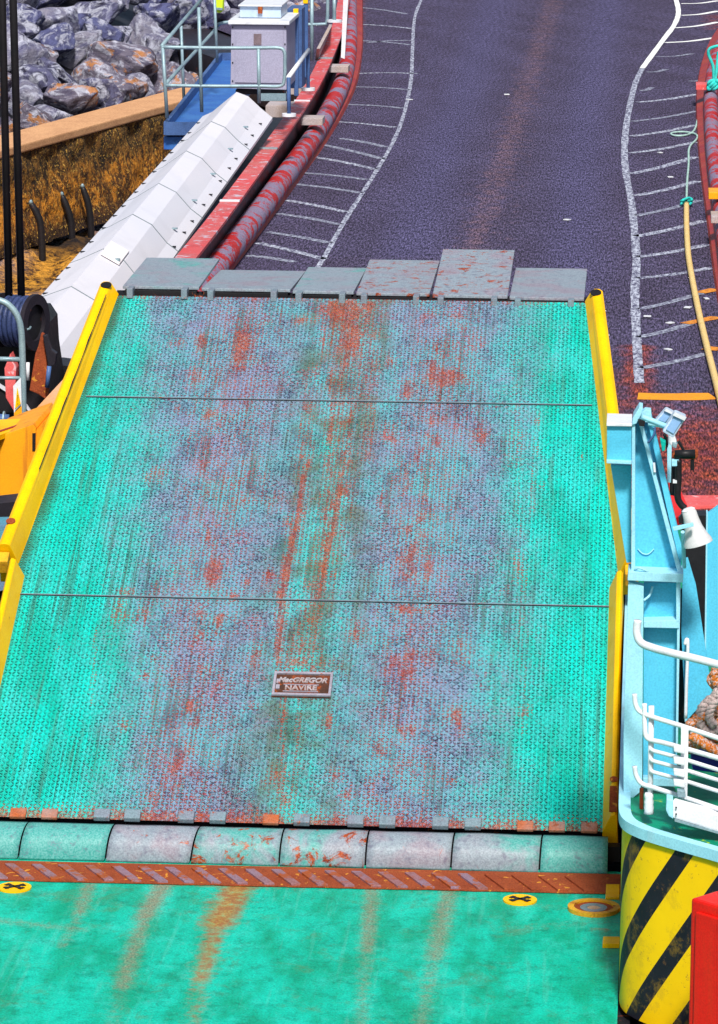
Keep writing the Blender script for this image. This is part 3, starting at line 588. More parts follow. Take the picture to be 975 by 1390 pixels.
for i, pts in enumerate([[(42, 276), (50, 290), (56, 312)], [(84, 265), (92, 284), (97, 306)], [(112, 254), (119, 274), (123, 300)]]):
    base = G(*pts[-1], -1.1); Y = base.y - (2.2 if i == 0 else .5)
    o = thing('stake', lab[i], 'stake', V(*pts[-1], Y), 'dark stakes at the foot of the seawall')
    foot = V(*pts[-1], Y); MB().tube(spline([V(x, y, Y) for x, y in pts] + [Vector((foot.x + .03, Y, -1.9))], 4), [.045, .055, .06] + [.065] * 10, 10).build('post', M['black'], o, smooth=True)
    MB().tube([V(*pts[0], Y), V(*pts[0], Y) + Vector((.01, -.05, .06))], [.055, .02], 8).build('worn_tip', M['galv'], o, smooth=True)
# shore below wall
xs = np.linspace(-26, -2, 150); ys = np.linspace(16, 62, 170)
U, Wv = np.meshgrid(xs, ys); U = U.ravel(); Wv = Wv.ravel(); ru = np.zeros_like(U); dk = np.zeros_like(U)
def pm(arr, pts, wd_, amt):
    for a, b in zip(pts[:-1], pts[1:]):
        pa = G(*a, -1.3); pb = G(*b, -1.3); d, _ = segd(U, Wv, (pa.x, pa.y), (pb.x, pb.y)); np.maximum(arr, amt * np.clip(1.4 - d / wd_, 0, 1), out=arr)
pm(ru, [(-20, 400), (60, 385), (110, 365), (150, 330)], 2.2, 1.0); pm(dk, [(-20, 325), (40, 320), (100, 335), (150, 325)], 1.0, .9)
sv = []
for y in ys:
    for x in xs:
        p = Vector((x, y, 0)); sv.append((x, y, -1.35 + .3 * noise.fractal(p * .35, 1, 2, 6) + .18 * noise.fractal(p * 1.7, 1, 2, 5)))
_, f = grid(xs, ys, lambda x, y: (x, y, 0))
MB().add(sv, f).build('shore', M['shore'], smooth=True, attr=np.stack([ru * 0, ru, dk, ru * 0 + 1], 1), kind='structure')
# rock bank
S0 = A + wn * .9; bank = MB()
bank.add([S0 + Vector((0, 0, -.7)) - wd * 6, S0 + wd * 90 + Vector((0, 0, -.7)), S0 + wd * 90 + wn * 22 + Vector((0, 0, 9)), S0 - wd * 6 + wn * 22 + Vector((0, 0, 9))], [(0, 1, 2, 3)])
bank.build('bank', paint('dark_bank', (.02, .02, .025), scale=2), kind='structure')
def rockmesh(seed, ico=3):
    bm = bmesh.new(); bmesh.ops.create_icosphere(bm, subdivisions=5, radius=1)
    r_ = random.Random(seed); planes = [(Vector((r_.gauss(0, 1), r_.gauss(0, 1), r_.gauss(0, 1))).normalized(), r_.uniform(.48, .82)) for _ in range(13)]
    for v_ in bm.verts:
        p = v_.co.copy()
        for n_, d_ in planes:
            k = p.dot(n_) - d_
            if k > 0: p -= n_ * k * .94
        off = Vector((seed * 7.1, seed * 3.3, 0)); p *= 1 + .10 * noise.fractal(p * 1.6 + off, 1, 2, 6) + .05 * noise.ridged_multi_fractal(p * 2.5 + off, 1, 2.1, 4, 1, 2) - .05; v_.co = p
    me = bpy.data.meshes.new('boulder'); bm.to_mesh(me); bm.free()
    me.polygons.foreach_set('use_smooth', [True] * len(me.polygons)); return me
RM = [rockmesh(s) for s in range(9)]
for k, me in enumerate(RM): me.materials.append(ROCKS[0])
RMv = []
for me in RM:
    row = []
    for mt in ROCKS:
        m2 = me.copy(); m2.materials.clear(); m2.materials.append(mt); row.append(m2)
    RMv.append(row)
tone = ['blue-grey', 'orange lichened', 'dark wet', 'pale']; ordn = ['first', 'second', 'third', 'fourth', 'fifth', 'sixth', 'seventh', 'eighth', 'ninth', 'tenth', 'eleventh', 'twelfth', 'thirteenth']
rr = random.Random(5)
ORD = ordn + ['fourteenth', 'fifteenth', 'sixteenth', 'seventeenth', 'eighteenth', 'nineteenth', 'twentieth', 'twenty-first', 'twenty-second', 'twenty-third', 'twenty-fourth', 'twenty-fifth', 'twenty-sixth', 'twenty-seventh', 'twenty-eighth', 'twenty-ninth', 'thirtieth', 'thirty-first', 'thirty-second', 'thirty-third', 'thirty-fourth', 'thirty-fifth', 'thirty-sixth', 'thirty-seventh', 'thirty-eighth']
for j in range(9):
    cnt = 0
    for i in range(38):
        s_along = -1 + i * 1.3 + (j % 2) * .7 + rr.uniform(-.3, .3); t_ = 1.5 + j * 1.0 + rr.uniform(-.2, .2)
        p = A + wd * s_along + wn * t_; p.z = .4 + (t_ - 1.3) * .45 + rr.uniform(-.25, .25)
        q = p - CAM; pxx = 487.5 + FPX * q.dot(RR) / q.dot(_f); pyy = 695 - FPX * q.dot(UU) / q.dot(_f)
        if pxx > 462 or pyy < -38 or pxx < -45: continue
        k = rr.choice([0, 0, 1, 2, 3, 3]) if j > 1 else rr.choice([1, 1, 3, 2])
        o = bpy.data.objects.new('boulder', RMv[rr.randrange(9)][k]); C.objects.link(o); o.location = p
        s0 = rr.uniform(.46, .78); o.scale = (s0 * rr.uniform(1.0, 1.4), s0 * rr.uniform(.8, 1.05), s0 * rr.uniform(.68, .9)); o.rotation_euler = (rr.uniform(-.5, .5), rr.uniform(-.5, .5), rr.uniform(0, 6.28))
        setp(o, f'{tone[k]} boulder, {ORD[cnt]} from left in the {ORD[j]} row back from the coping', 'boulder', 'boulders of the rock bank'); cnt += 1

# ------------------------------------------------------------------ blue access platform, cabinets, rails at top left
YP = 33.0
tray = thing('access_platform', 'blue steel access tray with galvanised guard rails beside the white cover', 'platform', V(260, 190, YP))
def tb(x, y, z): return G(x, y, z)
zt = V(225, 178, 31.5).z
T = [G(225, 178, zt), G(292, 178, zt), G(372, 82, zt), G(300, 82, zt)]
MB().prism(T, (0, 0, -.06)).build('tray_floor', M['tray'], tray)
for a, b, nm in ((0, 1, 'tray_lip'), (1, 2, 'tray_lip'), (3, 0, 'tray_lip'), (2, 3, 'tray_lip')):
    d_ = (T[b] - T[a]).normalized(); n_ = Vector((-d_.y, d_.x, 0)) * .03
    MB().frustum([T[a] - n_ + Vector((0, 0, -.06)), T[a] + n_ + Vector((0, 0, -.06)), T[a] + n_ + Vector((0, 0, .14)), T[a] - n_ + Vector((0, 0, .14))], [T[b] - n_ + Vector((0, 0, -.06)), T[b] + n_ + Vector((0, 0, -.06)), T[b] + n_ + Vector((0, 0, .14)), T[b] - n_ + Vector((0, 0, .14))]).build(nm, M['galvblue'], tray)
MB().box((T[0] + T[1]) / 2 + Vector((-.05, .25, -.2)), (.75, .35, .2)).build('tray_beam', M['tray'], tray, bevel=.01)
def rail(parent, px_list, Y, r_, mat, name='rail', n=5, ys_=None):
    pts = [V(x, y, Y if ys_ is None else ys_[i]) for i, (x, y) in enumerate(px_list)]
    return MB().tube(spline(pts, n) if n > 1 else pts, r_, 10).build(name, mat, parent, smooth=True)
gr = thing('guard_rail', 'galvanised tube guard rail round the blue tray in front of the grey cabinet', 'guard rail', V(225, 170, 31.6))
Y1 = 31.6
rail(gr, [(220, 64), (290, 65), (350, 65), (378, 65), (386, 70), (387, 85), (386, 108), (380, 117), (350, 117), (290, 117), (224, 116)], Y1, .028, M['galv'])
for x0, y0, x1, y1 in [(221, 62, 227, 160), (270, 10, 274, 152), (351, 66, 352, 140)]: rail(gr, [(x0, y0), (x1, y1)], Y1, .028, M['galv'], 'post', 1)
Yb = 37
for x0, y0, x1, y1 in [(246, 35, 250, 140), (291, -10, 295, 85)]: rail(gr, [(x0, y0), (x1, y1)], Yb, .026, M['galv'], 'post', 1)
MB().tube([V(220, 62, Y1), V(278, -6, 38)], .03, 10).build('rail', M['galv'], gr, smooth=True)
MB().tube(spline([V(225, 114, Y1), V(290, 43, 37.5), V(299, 32, 37.6), V(318, 30, 37.6)], 4), .03, 10).build('rail', M['galv'], gr, smooth=True)
# big grey cabinet
cb = thing('control_cabinet', 'big lilac grey cabinet with white lid standing on the blue platform', 'cabinet', V(348, 140, 32.6))
Yc = 32.6; Cq = [V(313, 120, Yc), V(389, 122, Yc), V(389, 34, Yc), V(314, 34, Yc)]
MB().prism(Cq, (0, 1.6, 0)).build('body', M['cabinet'], cb, bevel=.01)
zt2 = V(350, 33, Yc).z; xL = V(313, 34, Yc).x; xR = V(391, 34, Yc).x
MB().box(((xL + xR) / 2, Yc + .8, zt2 + .03), (xR - xL + .06, 1.75, .06)).build('lid', M['white'], cb, bevel=.01)
dm = MB().box(((xL + xR) / 2 - .02, Yc + .95, zt2 + .16), ((xR - xL) * .72, 1.1, .18)).build('raised_box', M['lamp'], cb, bevel=.01)
MB().box(((xL + xR) / 2 - .02, Yc + .95, zt2 + .262), ((xR - xL) * .76, 1.2, .02)).build('box_top', M['white'], cb)
MB().box(((xL + xR) / 2 - .02, Yc + .38, zt2 + .2), (.07, .05, .12)).build('hasp', M['rust'], dm)
dr_ = MB().vp([(319, 112), (385, 113), (385, 42), (320, 42)], Yc - .02, .018).build('door', M['cabinet'], cb, bevel=.004)
MB().vp([(344.5, 61), (355, 61), (355, 46), (344.5, 46)], Yc - .03, .008).build('name_card', paint('brown_card', (.2, .15, .17), scale=30), dr_)
for x in (316, 387):
    for y in (37, 60, 85, 110): MB().vp([(x - .8, y - 1), (x + .8, y - 1), (x + .8, y + 1), (x - .8, y + 1)], Yc - .012, .012).build('bolt', M['black'], cb)
MB().vp([(320, 122), (386, 122), (386, 128), (320, 128)], Yc + .1, 1.2).build('plinth', M['dark'], cb)
MB().vp([(350, 128), (388, 128), (388, 137), (350, 137)], Yc - .1, .3).build('foot', M['galv'], cb)
# row of blue grey posts (yellow tipped) behind the cabinet
ltx = ['first yellow tipped blue post right of the grey cabinet', 'second, taller yellow tipped blue post right of the grey cabinet']
for i, (x, y0, y1, Y) in enumerate([(402, 14, 130, 34.2), (415, 0, 105, 35.5)]):
    o = thing('bollard_post', ltx[i], 'post', V(x, y1, Y), 'yellow tipped posts')
    MB().box((V(x, y0, Y) + V(x + 1, y1, Y)) / 2, (.07, .07, (V(x, y0, Y) - V(x, y1, Y)).length)).build('shaft', M['galvblue'], o, bevel=.008)
    MB().box(V(x, y0 + 2, Y) + Vector((0, -.005, .01)), (.08, .09, .08)).build('cap', M['yellow'], o, bevel=.006)
o = thing('switch_cabinet', 'narrow dark blue cabinet with louvres half hidden behind the grey cabinet', 'cabinet', V(400, 125, 35))
MB().vp([(389, 120), (410, 120), (410, 12), (390, 12)], 34.9, .8).build('body', M['galvblue'], o, bevel=.01)
for k in range(5): MB().vp([(392, 40 + k * 14), (399, 40 + k * 14), (399, 43 + k * 14), (392, 43 + k * 14)], 34.88, .02).build('louvre', M['galv'], o)
sr = thing('handrail', 'short sloping white handrail on two flanged posts on the red girder', 'handrail', V(393, 155, 31.8))
MB().tube([V(391.5, 105, 31.2), V(419, 68, 34.0)], .035, 10).build('rail', M['white'], sr, smooth=True)
for x, y0, y1, Y in ((392, 105, 157, 31.2), (418, 70, 122, 34.0)):
    MB().tube([V(x, y0, Y), V(x + .5, y1, Y)], .03, 10).build('post', M['galvblue'], sr, smooth=True); MB().tube([V(x + .5, y1, Y) + Vector((0, 0, -.01)), V(x + .5, y1, Y) + Vector((0, 0, .035))], .11, 16).build('flange', M['white'], sr)
br = thing('back_rail', 'galvanised tube rail with rounded corner standing behind the red girder', 'guard rail', V(423, 90, 39))
MB().tube(spline([V(405, 33, 38), V(436, 33, 38), V(444, 28, 38), V(445, -10, 38)], 5), .03, 8).build('rail', M['galv'], br, smooth=True)
for x, y0, y1 in ((423.5, -10, 82), (454, -10, 30)):
    MB().tube([V(x, y0, 38), V(x, y1, 38)], .032, 8).build('post', M['galv'], br, smooth=True)
MB().tube([V(454, 30, 38), V(454, 30, 38) + Vector((0, 0, .04))], .13, 16).build('flange', M['white'], br)
o = thing('vest', 'yellow high visibility vest with grey hem hanging at the guard rail', 'vest', V(296, 18, 37.4))
MB().prism([V(290, -12, 37.3), V(303, -12, 37.3), V(302, 14, 37.3), V(298, 18, 37.3), V(291, 16, 37.3)], (.02, .1, 0)).build('body', M['hivis'], o, bevel=.01)
MB().prism([V(290.5, 10, 37.25), V(302.5, 11, 37.25), V(302, 14, 37.25), V(290.8, 13, 37.25)], (0, .03, 0)).build('reflective_band', M['galv'], o)

# ------------------------------------------------------------------ left machinery
mach = thing('winch', 'dark rusty rope winch with blue wire on its drum, left of the white cover', 'winch', V(30, 560, 13.2))
Yw = 13.0
MB().vp([(-40, 560), (66, 560), (70, 535), (62, 480), (60, 445), (50, 430), (-40, 430)], Yw + .55, 1.0).build('housing', M['black'], mach)
MB().vp([(-40, 620), (100, 620), (112, 500), (78, 495), (-40, 495)], Yw + 1.6, .5).build('back_plate', M['black'], mach)
c0 = V(50, 438, Yw + .2); ax = Vector((-1, .35, 0)).normalized()
def disc(c_, ax_, r_, th, mb=None, n=32):
    mb = mb or MB(); return mb.tube([c_, c_ + ax_ * th], r_, n)
dr1 = MB(); n = 36; upv = Vector((0, 0, 1)); sv_ = ax.cross(upv)
ring = lambda c_, r_, k=36: [c_ + (upv * math.cos(2 * math.pi * i / k) + sv_ * math.sin(2 * math.pi * i / k)) * r_ for i in range(k)]
ro, ri = .31, .2; a, b, c_, d_ = ring(c0, ro), ring(c0, ri), ring(c0 + ax * .05, ro), ring(c0 + ax * .05, ri)
dr1.add(a + b + c_ + d_, [(i, (i + 1) % n, n + (i + 1) % n, n + i) for i in range(n)] + [(2 * n + i, 3 * n + i, 3 * n + (i + 1) % n, 2 * n + (i + 1) % n) for i in range(n)] + [(i, 2 * n + i, 2 * n + (i + 1) % n, (i + 1) % n) for i in range(n)] + [(n + i, n + (i + 1) % n, 3 * n + (i + 1) % n, 3 * n + i) for i in range(n)])
dr1.build('drum_flange', M['dark'], mach, smooth='auto')
disc(c0 + ax * .045, ax, .2, .01).build('drum_hub', M['black'], mach)
disc(c0 + ax * .05, ax, .22, .42).build('drum', M['dark'], mach)
for k in range(5):
    cc = c0 + ax * (.08 + .06 * k); MB().tube(ring(cc, .262) + [ring(cc, .262)[0]], .03, 8).build('wire_turn', M['wire'], mach, smooth=True)
disc(c0 + ax * .42, ax, .3, .04).build('drum_flange', M['dark'], mach)
MB().vp([(40, 530), (52, 535), (66, 545), (64, 500), (62, 470), (60, 455), (56, 452), (52, 470), (48, 480)], Yw - .02, .1).build('guard_plate', M['rust'], mach, bevel=.01)
MB().vp([(58, 455), (63, 455), (70, 475), (77, 480), (75, 495), (66, 500)], Yw - .1, .1).build('pawl', M['dark'], mach, bevel=.01)
MB().tube([V(38, 492, Yw - .1), V(38, 516, Yw - .1)], .02, 8).build('lever', M['white'], mach, smooth=True)
MB().tube([V(67, 497, Yw - .1), V(64, 526, Yw - .1)], .025, 8).build('lever', M['galvblue'], mach, smooth=True)
MB().tube(spline([V(18, 446, Yw), V(38, 447, Yw), V(42, 443, Yw)], 4), .012, 6).build('wire_end', M['galv'], mach)
mach2 = MB().vp([(8, 540), (20, 560), (22, 500), (14, 480), (6, 500)], Yw - .15, .2).build('side_lever', M['pink'], mach, bevel=.01)
for i, (x0, x1, lb) in enumerate([(3, 13, 'left one of two thick black hoisting cables rising from the winch'), (18, 30, 'right one of two thick black hoisting cables rising from the winch')]):
    p0 = V(x1, 430, Yw + .3); p1 = V(x0, 0, Yw + .3); o = MB().tube([p0, p1, p1 + (p1 - p0) * .4], .042, 10).build('hoist_cable', M['black'], smooth=True); setp(o, lb, 'cable', 'hoisting cables')
rl = thing('hoop_rail', 'galvanised hoop rail with a warning sign, in front of the winch', 'guard rail', V(32, 568, 10.5)); Yh = 10.6
rail(rl, [(-15, 405), (0, 408), (12, 414), (23, 428), (29, 450), (31, 500), (32, 568)], Yh, .034, M['galv'])
rail(rl, [(-15, 487), (29, 488)], Yh, .025, M['galv'], 'crossbar', 1); rail(rl, [(-15, 513), (30, 513)], Yh, .018, M['galv'], 'crossbar', 1)
sg = thing('warning_sign', 'narrow white sign with a yellow warning triangle fixed to the hoop rail', 'sign', V(24, 568, Yh - .1))
MB().vp([(18, 524), (28.5, 512), (30, 568), (19.5, 569)], Yh - .08, .02).build('panel', M['white'], sg)
pa = MB().vp([(23.5, 526), (28.3, 548), (20.5, 555)], Yh - .09, .008).build('triangle', M['yellow'], sg)
MB().vp([(23.9, 536), (24.9, 536), (24.6, 545), (24.1, 545)], Yh - .096, .004).build('exclamation_mark', M['black'], pa)
MB().vp([(24.0, 547), (24.8, 547), (24.8, 549), (24.0, 549)], Yh - .096, .004).build('exclamation_mark', M['black'], pa)
MB().vp([(20.6, 557.5), (28.6, 549.5), (28.6, 551), (20.6, 559)], Yh - .09, .006).build('rule', M['black'], sg)
MB().vp([(19.3, 560), (29.6, 551), (30, 568), (19.5, 569)], Yh - .088, .006).build('yellow_footer', M['orange'], sg)
# yellow bulwark box
zbw = V(10, 588, 8.0).z
bw = thing('fender_box', 'orange-yellow steel box with sloping arm, left of the ramp', 'steel box', V(10, 700, 8.0))
MB().prism([V(-60, 614, 8.0), V(0, 592, 8.0), V(45, 576, 8.0), V(49, 582, 8.0), V(47, 668, 8.0), V(18, 692, 8.0), V(0, 700, 8.0), V(-60, 722, 8.0)], (0, 1.2, 0)).build('front_panel', M['orange'], bw, bevel=.006)
MB().prism([V(49, 584, 8.02), V(88, 542, 8.02), V(82, 620, 8.02), V(47, 668, 8.02)], (0, .9, 0)).build('side_panel', M['orange'], bw)
P4 = [G(45, 574, zbw), G(72, 551, zbw), G(135, 490, zbw), G(118, 482, zbw), G(37, 569, zbw)]
MB().prism([p + Vector((0, 0, .012)) for p in P4], (0, 0, -.05)).build('sloping_flange', paint('sun_bleached_orange', (.85, .42, .22), (.8, .36, .12), scale=4, rust=.06, grain=.25), bw)
MB().prism([G(-60, 612, zbw), G(45, 574.5, zbw), G(36, 568, zbw), G(-60, 572, zbw)], (0, 0, -.05)).build('top_plate', M['yellow'], bw)
MB().prism([G(-60, 606, zbw + .008), G(44, 571, zbw + .008), G(43, 570, zbw + .008), G(-60, 603, zbw + .008)], (0, 0, -.006)).build('shadow_gap', M['crimson'], bw)
MB().vp([(44, 588), (48.5, 588), (48, 612), (44, 612)], 7.99, .01).build('slot', M['black'], bw)
vv = V(6, 568, 9.2); kn = thing('pipe_valve', 'small blue-grey pipe fitting on the yellow top plate', 'valve', vv)
MB().tube([V(-6, 569, 9.2), V(12, 570, 9.2)], .055, 12).build('valve_body', M['galvblue'], kn, smooth=True); MB().tube([V(5, 569, 9.2), V(7, 569, 9.2)], .08, 12).build('collar', M['galv'], kn)
# blue tread plate ledge at far left by the ramp and dark recess
o = MB().prism([V(-60, 716, 3.6), V(30, 714, 3.6), V(10, 800, 3.6), V(-60, 815, 3.6)], (0, .4, 0)).build('ledge', paint('blue_ledge', (.08, .3, .4), (.25, .12, .3), scale=10, rust=.25, grain=.5)); setp(o, 'blue-purple rusty steel ledge just outside the ramp kerb at the left edge', 'ledge')
o = MB().prism([V(-60, 690, 6.0), V(30, 680, 6.0), V(20, 730, 6.0), V(-60, 730, 6.0)], (0, .4, 0)).build('lower_beam', M['dark']); setp(o, 'dark brown rusty beam under the orange steel box', 'beam')

# ================================================================== BOW RAMP
Lt, Lk = 7.115, 3.10; W0, W1 = 2.5, 2.135
S1, S2 = 5.52, 2.722
rampo = thing('bow_ramp', 'raised teal steel bow ramp of tread plate, worn grey and rusty in its wheel lanes', 'ramp', (0, 0, RZ))
def hw(L): return W0 if L < Lk else W0 + (W1 - W0) * (L - Lk) / (Lt - Lk)
NX, NL = 190, 270
us = np.linspace(-1, 1, NX); Ls = np.linspace(0, Lt, NL)
X2 = np.array([[u * hw(L) for u in us] for L in Ls]); L2 = np.repeat(Ls[:, None], NX, 1); U = X2.ravel(); Wv = L2.ravel()
ss = lambda x, a, b: np.clip((x - a) / (b - a), 0, 1) ** 2 * (3 - 2 * np.clip((x - a) / (b - a), 0, 1))
tt_ = Wv / Lt
lb_ = -1.45 - .6 * tt_; rb_ = 1.9
wear = ss(U, lb_ - .45, lb_ + .75) * (1 - ss(U, rb_ - .85, rb_ + .35)) * 1.0
wear *= 1 - .42 * np.exp(-((U - .02) / .3) ** 2) * (1 - .5 * ss(Wv, 4.5, 6.2))
wear = np.maximum(wear, .8 * ss(Wv, 5.4, 6.9) * (1 - ss(np.abs(U), 1.3, 1.95))); wear = np.clip(wear, 0, 1)
rust = np.zeros_like(U); dirt = np.zeros_like(U)  # dirt: grime plus the painted shade of the left kerb
def rb(arr, px, py, rx, ry, amt, power=2):                  # patch centred at a measured spot, radii in metres (across, along)
    X, L = RPx(px, py); d = (np.abs((U - X) / rx) ** power + np.abs((Wv - L) / ry) ** power); np.maximum(arr, amt * np.exp(-d), out=arr)
def rs(arr, a, b, wd_, amt, wd2=None):
    A_, B_ = RPx(*a), RPx(*b); d, t_ = segd(U, Wv, A_, B_); wq = wd_ + ((wd2 or wd_) - wd_) * t_; np.maximum(arr, amt * np.exp(-(d / wq) ** 2), out=arr)
for q in [(272, 465, .05, .2, .75), (330, 468, .11, .35, .7), (325, 500, .06, .12, .5), (264, 508, .05, .09, .6), (300, 425, .12, .08, .35), (470, 422, .24, .2, .95), (478, 460, .17, .45, .75), (500, 415, .1, .12, .8), (450, 415, .1, .1, .8), (438, 455, .04, .3, .45), (604, 512, .2, .13, .8), (580, 430, .1, .07, .35), (625, 430, .05, .1, .35), (592, 570, .1, .12, .45),
          (290, 775, .07, .22, .8), (330, 650, .2, .2, .22), (310, 690, .15, .15, .3), (560, 760, .09, .4, .5), (583, 770, .05, .12, .6), (555, 720, .03, .12, .6), (548, 640, .06, .2, .35), (590, 600, .1, .12, .4), (270, 870, .08, .2, .4), (275, 835, .1, .1, .3), (552, 990, .09, .08, .55), (240, 1040, .14, .18, .4), (250, 1020, .16, .08, .4),
          (215, 1080, .12, .12, .35), (705, 765, .06, .2, .35), (712, 965, .06, .1, .4), (410, 900, .22, .12, .5), (345, 895, .08, .25, .4), (390, 1085, .08, .12, .5), (340, 960, .04, .06, .5), (300, 560, .3, .1, .22), (700, 600, .1, .3, .25), (360, 520, .2, .15, .2), (640, 470, .1, .3, .2), (80, 880, .02, .03, .5), (735, 660, .03, .05, .4), (345, 845, .1, .1, .3), (790, 620, .02, .05, .5), (410, 620, .02, .05, .7)]: rb(rust, *q)
for q in [((470, 420), (462, 640), .2, .36, .14), ((462, 640), (410, 900), .14, .34, .12), ((425, 500), (400, 760), .08, .26), ((505, 430), (500, 620), .08, .28), ((330, 430), (300, 620), .3, .17), ((300, 620), (285, 800), .28, .16), ((600, 440), (590, 620), .3, .18), ((575, 620), (555, 860), .26, .19), ((700, 480), (712, 1000), .05, .12), ((285, 800), (240, 1090), .3, .15), ((560, 860), (550, 1080), .2, .12), ((418, 625), (382, 812), .02, .8, .045), ((382, 812), (378, 900), .045, .75, .03), ((400, 700), (370, 830), .02, .35), ((463, 660), (432, 812), .045, .72, .03), ((450, 540), (440, 780), .03, .48), ((478, 540), (470, 680), .035, .42), ((470, 430), (488, 500), .03, .5), ((452, 410), (448, 540), .03, .45), ((432, 780), (380, 920), .05, .35), ((500, 410), (495, 520), .03, .4), ((385, 950), (380, 1110), .03, .38), ((405, 950), (400, 1110), .02, .3), ((336, 560), (330, 470), .02, .3), ((130, 850), (125, 960), .012, .35), ((730, 560), (722, 700), .02, .3)]: rs(rust, *q)
for _ in range(70):
    L_ = rng.uniform(.3, 6.9); X_ = rng.choice([-1.0, .85, 0.1], p=[.42, .42, .16]) + rng.normal(0, .38); d_ = ((U - X_) / rng.uniform(.025, .09)) ** 2 + ((Wv - L_) / rng.uniform(.05, .2)) ** 2; np.maximum(rust, rng.uniform(.3, .6) * np.exp(-d_), out=rust)
np.maximum(rust, .62 * np.exp(-(Wv / .13) ** 2), out=rust); np.maximum(rust, .25 * np.exp(-((Wv - Lt) / .06) ** 2), out=rust)
rust += .12 * wear * (np.exp(-((U + .95) / .4) ** 2) + .8 * np.exp(-((U - .85) / .45) ** 2))
for q in [(385, 745, .12, .25, .6), (420, 500, .18, .3, .5), (388, 990, .16, .42, .62), (500, 740, .14, .2, .4), (405, 1060, .2, .25, .4), (525, 650, .2, .15, .35), (410, 850, .25, .5, .35), (60, 1000, .04, .1, .3)]: rb(dirt, *q)
edge = np.array([hw(l) for l in Wv]); np.maximum(dirt, .85 * np.exp(-((U + edge) / .13) ** 2), out=dirt); np.maximum(dirt, .45 * np.exp(-((U - edge) / .05) ** 2), out=dirt)  # left kerb's shading painted in as a dark band; thinner band at right edge
np.maximum(dirt, .3 * np.exp(-((U - .05) / .35) ** 2) * (Wv < 6), out=dirt)
vs = [RPt(x, l) for x, l in zip(U, Wv)]
f = [(j * NX + i, j * NX + i + 1, (j + 1) * NX + i + 1, (j + 1) * NX + i) for j in range(NL - 1) for i in range(NX - 1)]
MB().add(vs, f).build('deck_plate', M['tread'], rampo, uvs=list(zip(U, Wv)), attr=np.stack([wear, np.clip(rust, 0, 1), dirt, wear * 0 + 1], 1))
body = MB()
for (l0, l1) in ((.03, Lk), (Lk, Lt)):
    body.frustum([RPt(-hw(l0), l0, -.35), RPt(hw(l0), l0, -.35), RPt(hw(l0), l0, -.006), RPt(-hw(l0), l0, -.006)], [RPt(-hw(l1), l1, -.35), RPt(hw(l1), l1, -.35), RPt(hw(l1), l1, -.006), RPt(-hw(l1), l1, -.006)])
body.build('underframe', M['dark'], rampo)
for S in (S1, S2):
    W_ = hw(S) - .06
    MB().rbox(-W_, W_, S - .004, S + .004, .001, .004).build('seam', M['black'], rampo)
    MB().rbox(-W_, W_, S + .006, S + .014, .002, .008).build('weld_bead', M['lug'], rampo)
# side kerbs
def kerb(side, l0, l1, h0=.2, h1=.2, name='kerb', mat=None, w_=.13):
    def s_(L, h):
        e = (hw(L) - (.075 if l1 < Lk else 0)) * side; q = lambda dx, dh: RPt(e + side * dx, L, dh)
        return [q(-.01, .0), q(.035, h * .75), q(.05, h), q(.075, h + .015), q(.05 + w_ * .7, h + .015), q(.05 + w_, h - .01), q(.06 + w_, -.2), q(-.01, -.2)]
    k = MB().frustum(s_(l0, h0), s_(l1, h1)).build(name, mat or M['yellow'], rampo)
    bv = k.modifiers.new('bevel', 'BEVEL'); bv.width = .006; bv.segments = 2; return k
for sd_ in (-1, 1):
    k1 = kerb(sd_, Lk + .04, Lt + .03, .19, .12, w_=.10); k2 = kerb(sd_, .0, Lk - .12, .16, .17, w_=.05)
    e = hw(Lt) * sd_ + sd_ * .085; p = RPt(e, Lt - .04, .137); disc(p, RN, .05, .006, n=20).build('socket', M['black'], k1)
    e = hw(Lk) * sd_ + sd_ * .1; MB().rbox(min(e - .06, e + .05), max(e - .06, e + .05), Lk - .1, Lk + .03, .0, .13).build('kerb_hinge', M['dullyellow'], rampo, bevel=.01)
    disc(RPt(e - .02 * sd_, Lk + .35, .203), RN, .04, .006, n=16).build('socket', M['rust'], k1)
    e2 = (hw(0) - .075 + .068) * sd_; disc(RPt(e2, .4, .179), RN, .032, .006, n=16).build('socket', M['rust'], k2)
    MB().rbox(e2 - .03, e2 + .03, .03, .32, .176, .184).build('rust_panel', M['rust'], k2)
# folded crease groove on the left upper kerb
MB().add([RPt(-hw(l) - .040, l, .198 - .012 * (l - 3.1)) for l in np.linspace(4.2, 6.9, 30)] + [RPt(-hw(l) - .044 - .012 * abs(noise.noise(Vector((l * 3, 0, 0)))), l, .206 - .012 * (l - 3.1)) for l in np.linspace(4.2, 6.9, 30)], [(i, i + 1, 31 + i, 30 + i) for i in range(29)]).build('crease', M['dark'], rampo)
# hinge lugs
for i, (x, y, m) in enumerate([(-18, 1106, 1), (25, 1107, 1), (68, 1107, 1), (139, 1110, 0), (180, 1112, 0), (253, 1113, 0), (296, 1114, 0), (368, 1115, 1), (410, 1117, 0), (483, 1119, 0), (526, 1120, 0), (598, 1123, 0), (642, 1125, 0), (713, 1127, 1), (756, 1128, 1), (800, 1130, 1)]):
    X, L = RPx(x, y); MB().rbox(X - .062, X + .062, -.025, .075, .0, .045 if m == 0 else .03).build('hinge_lug', M['lugrust' if m else 'lug'], rampo, bevel=.008)
MB().box((0, -.03, .1), (5.1, .1, .12)).build('hinge_shadow_bar', M['black'], rampo)
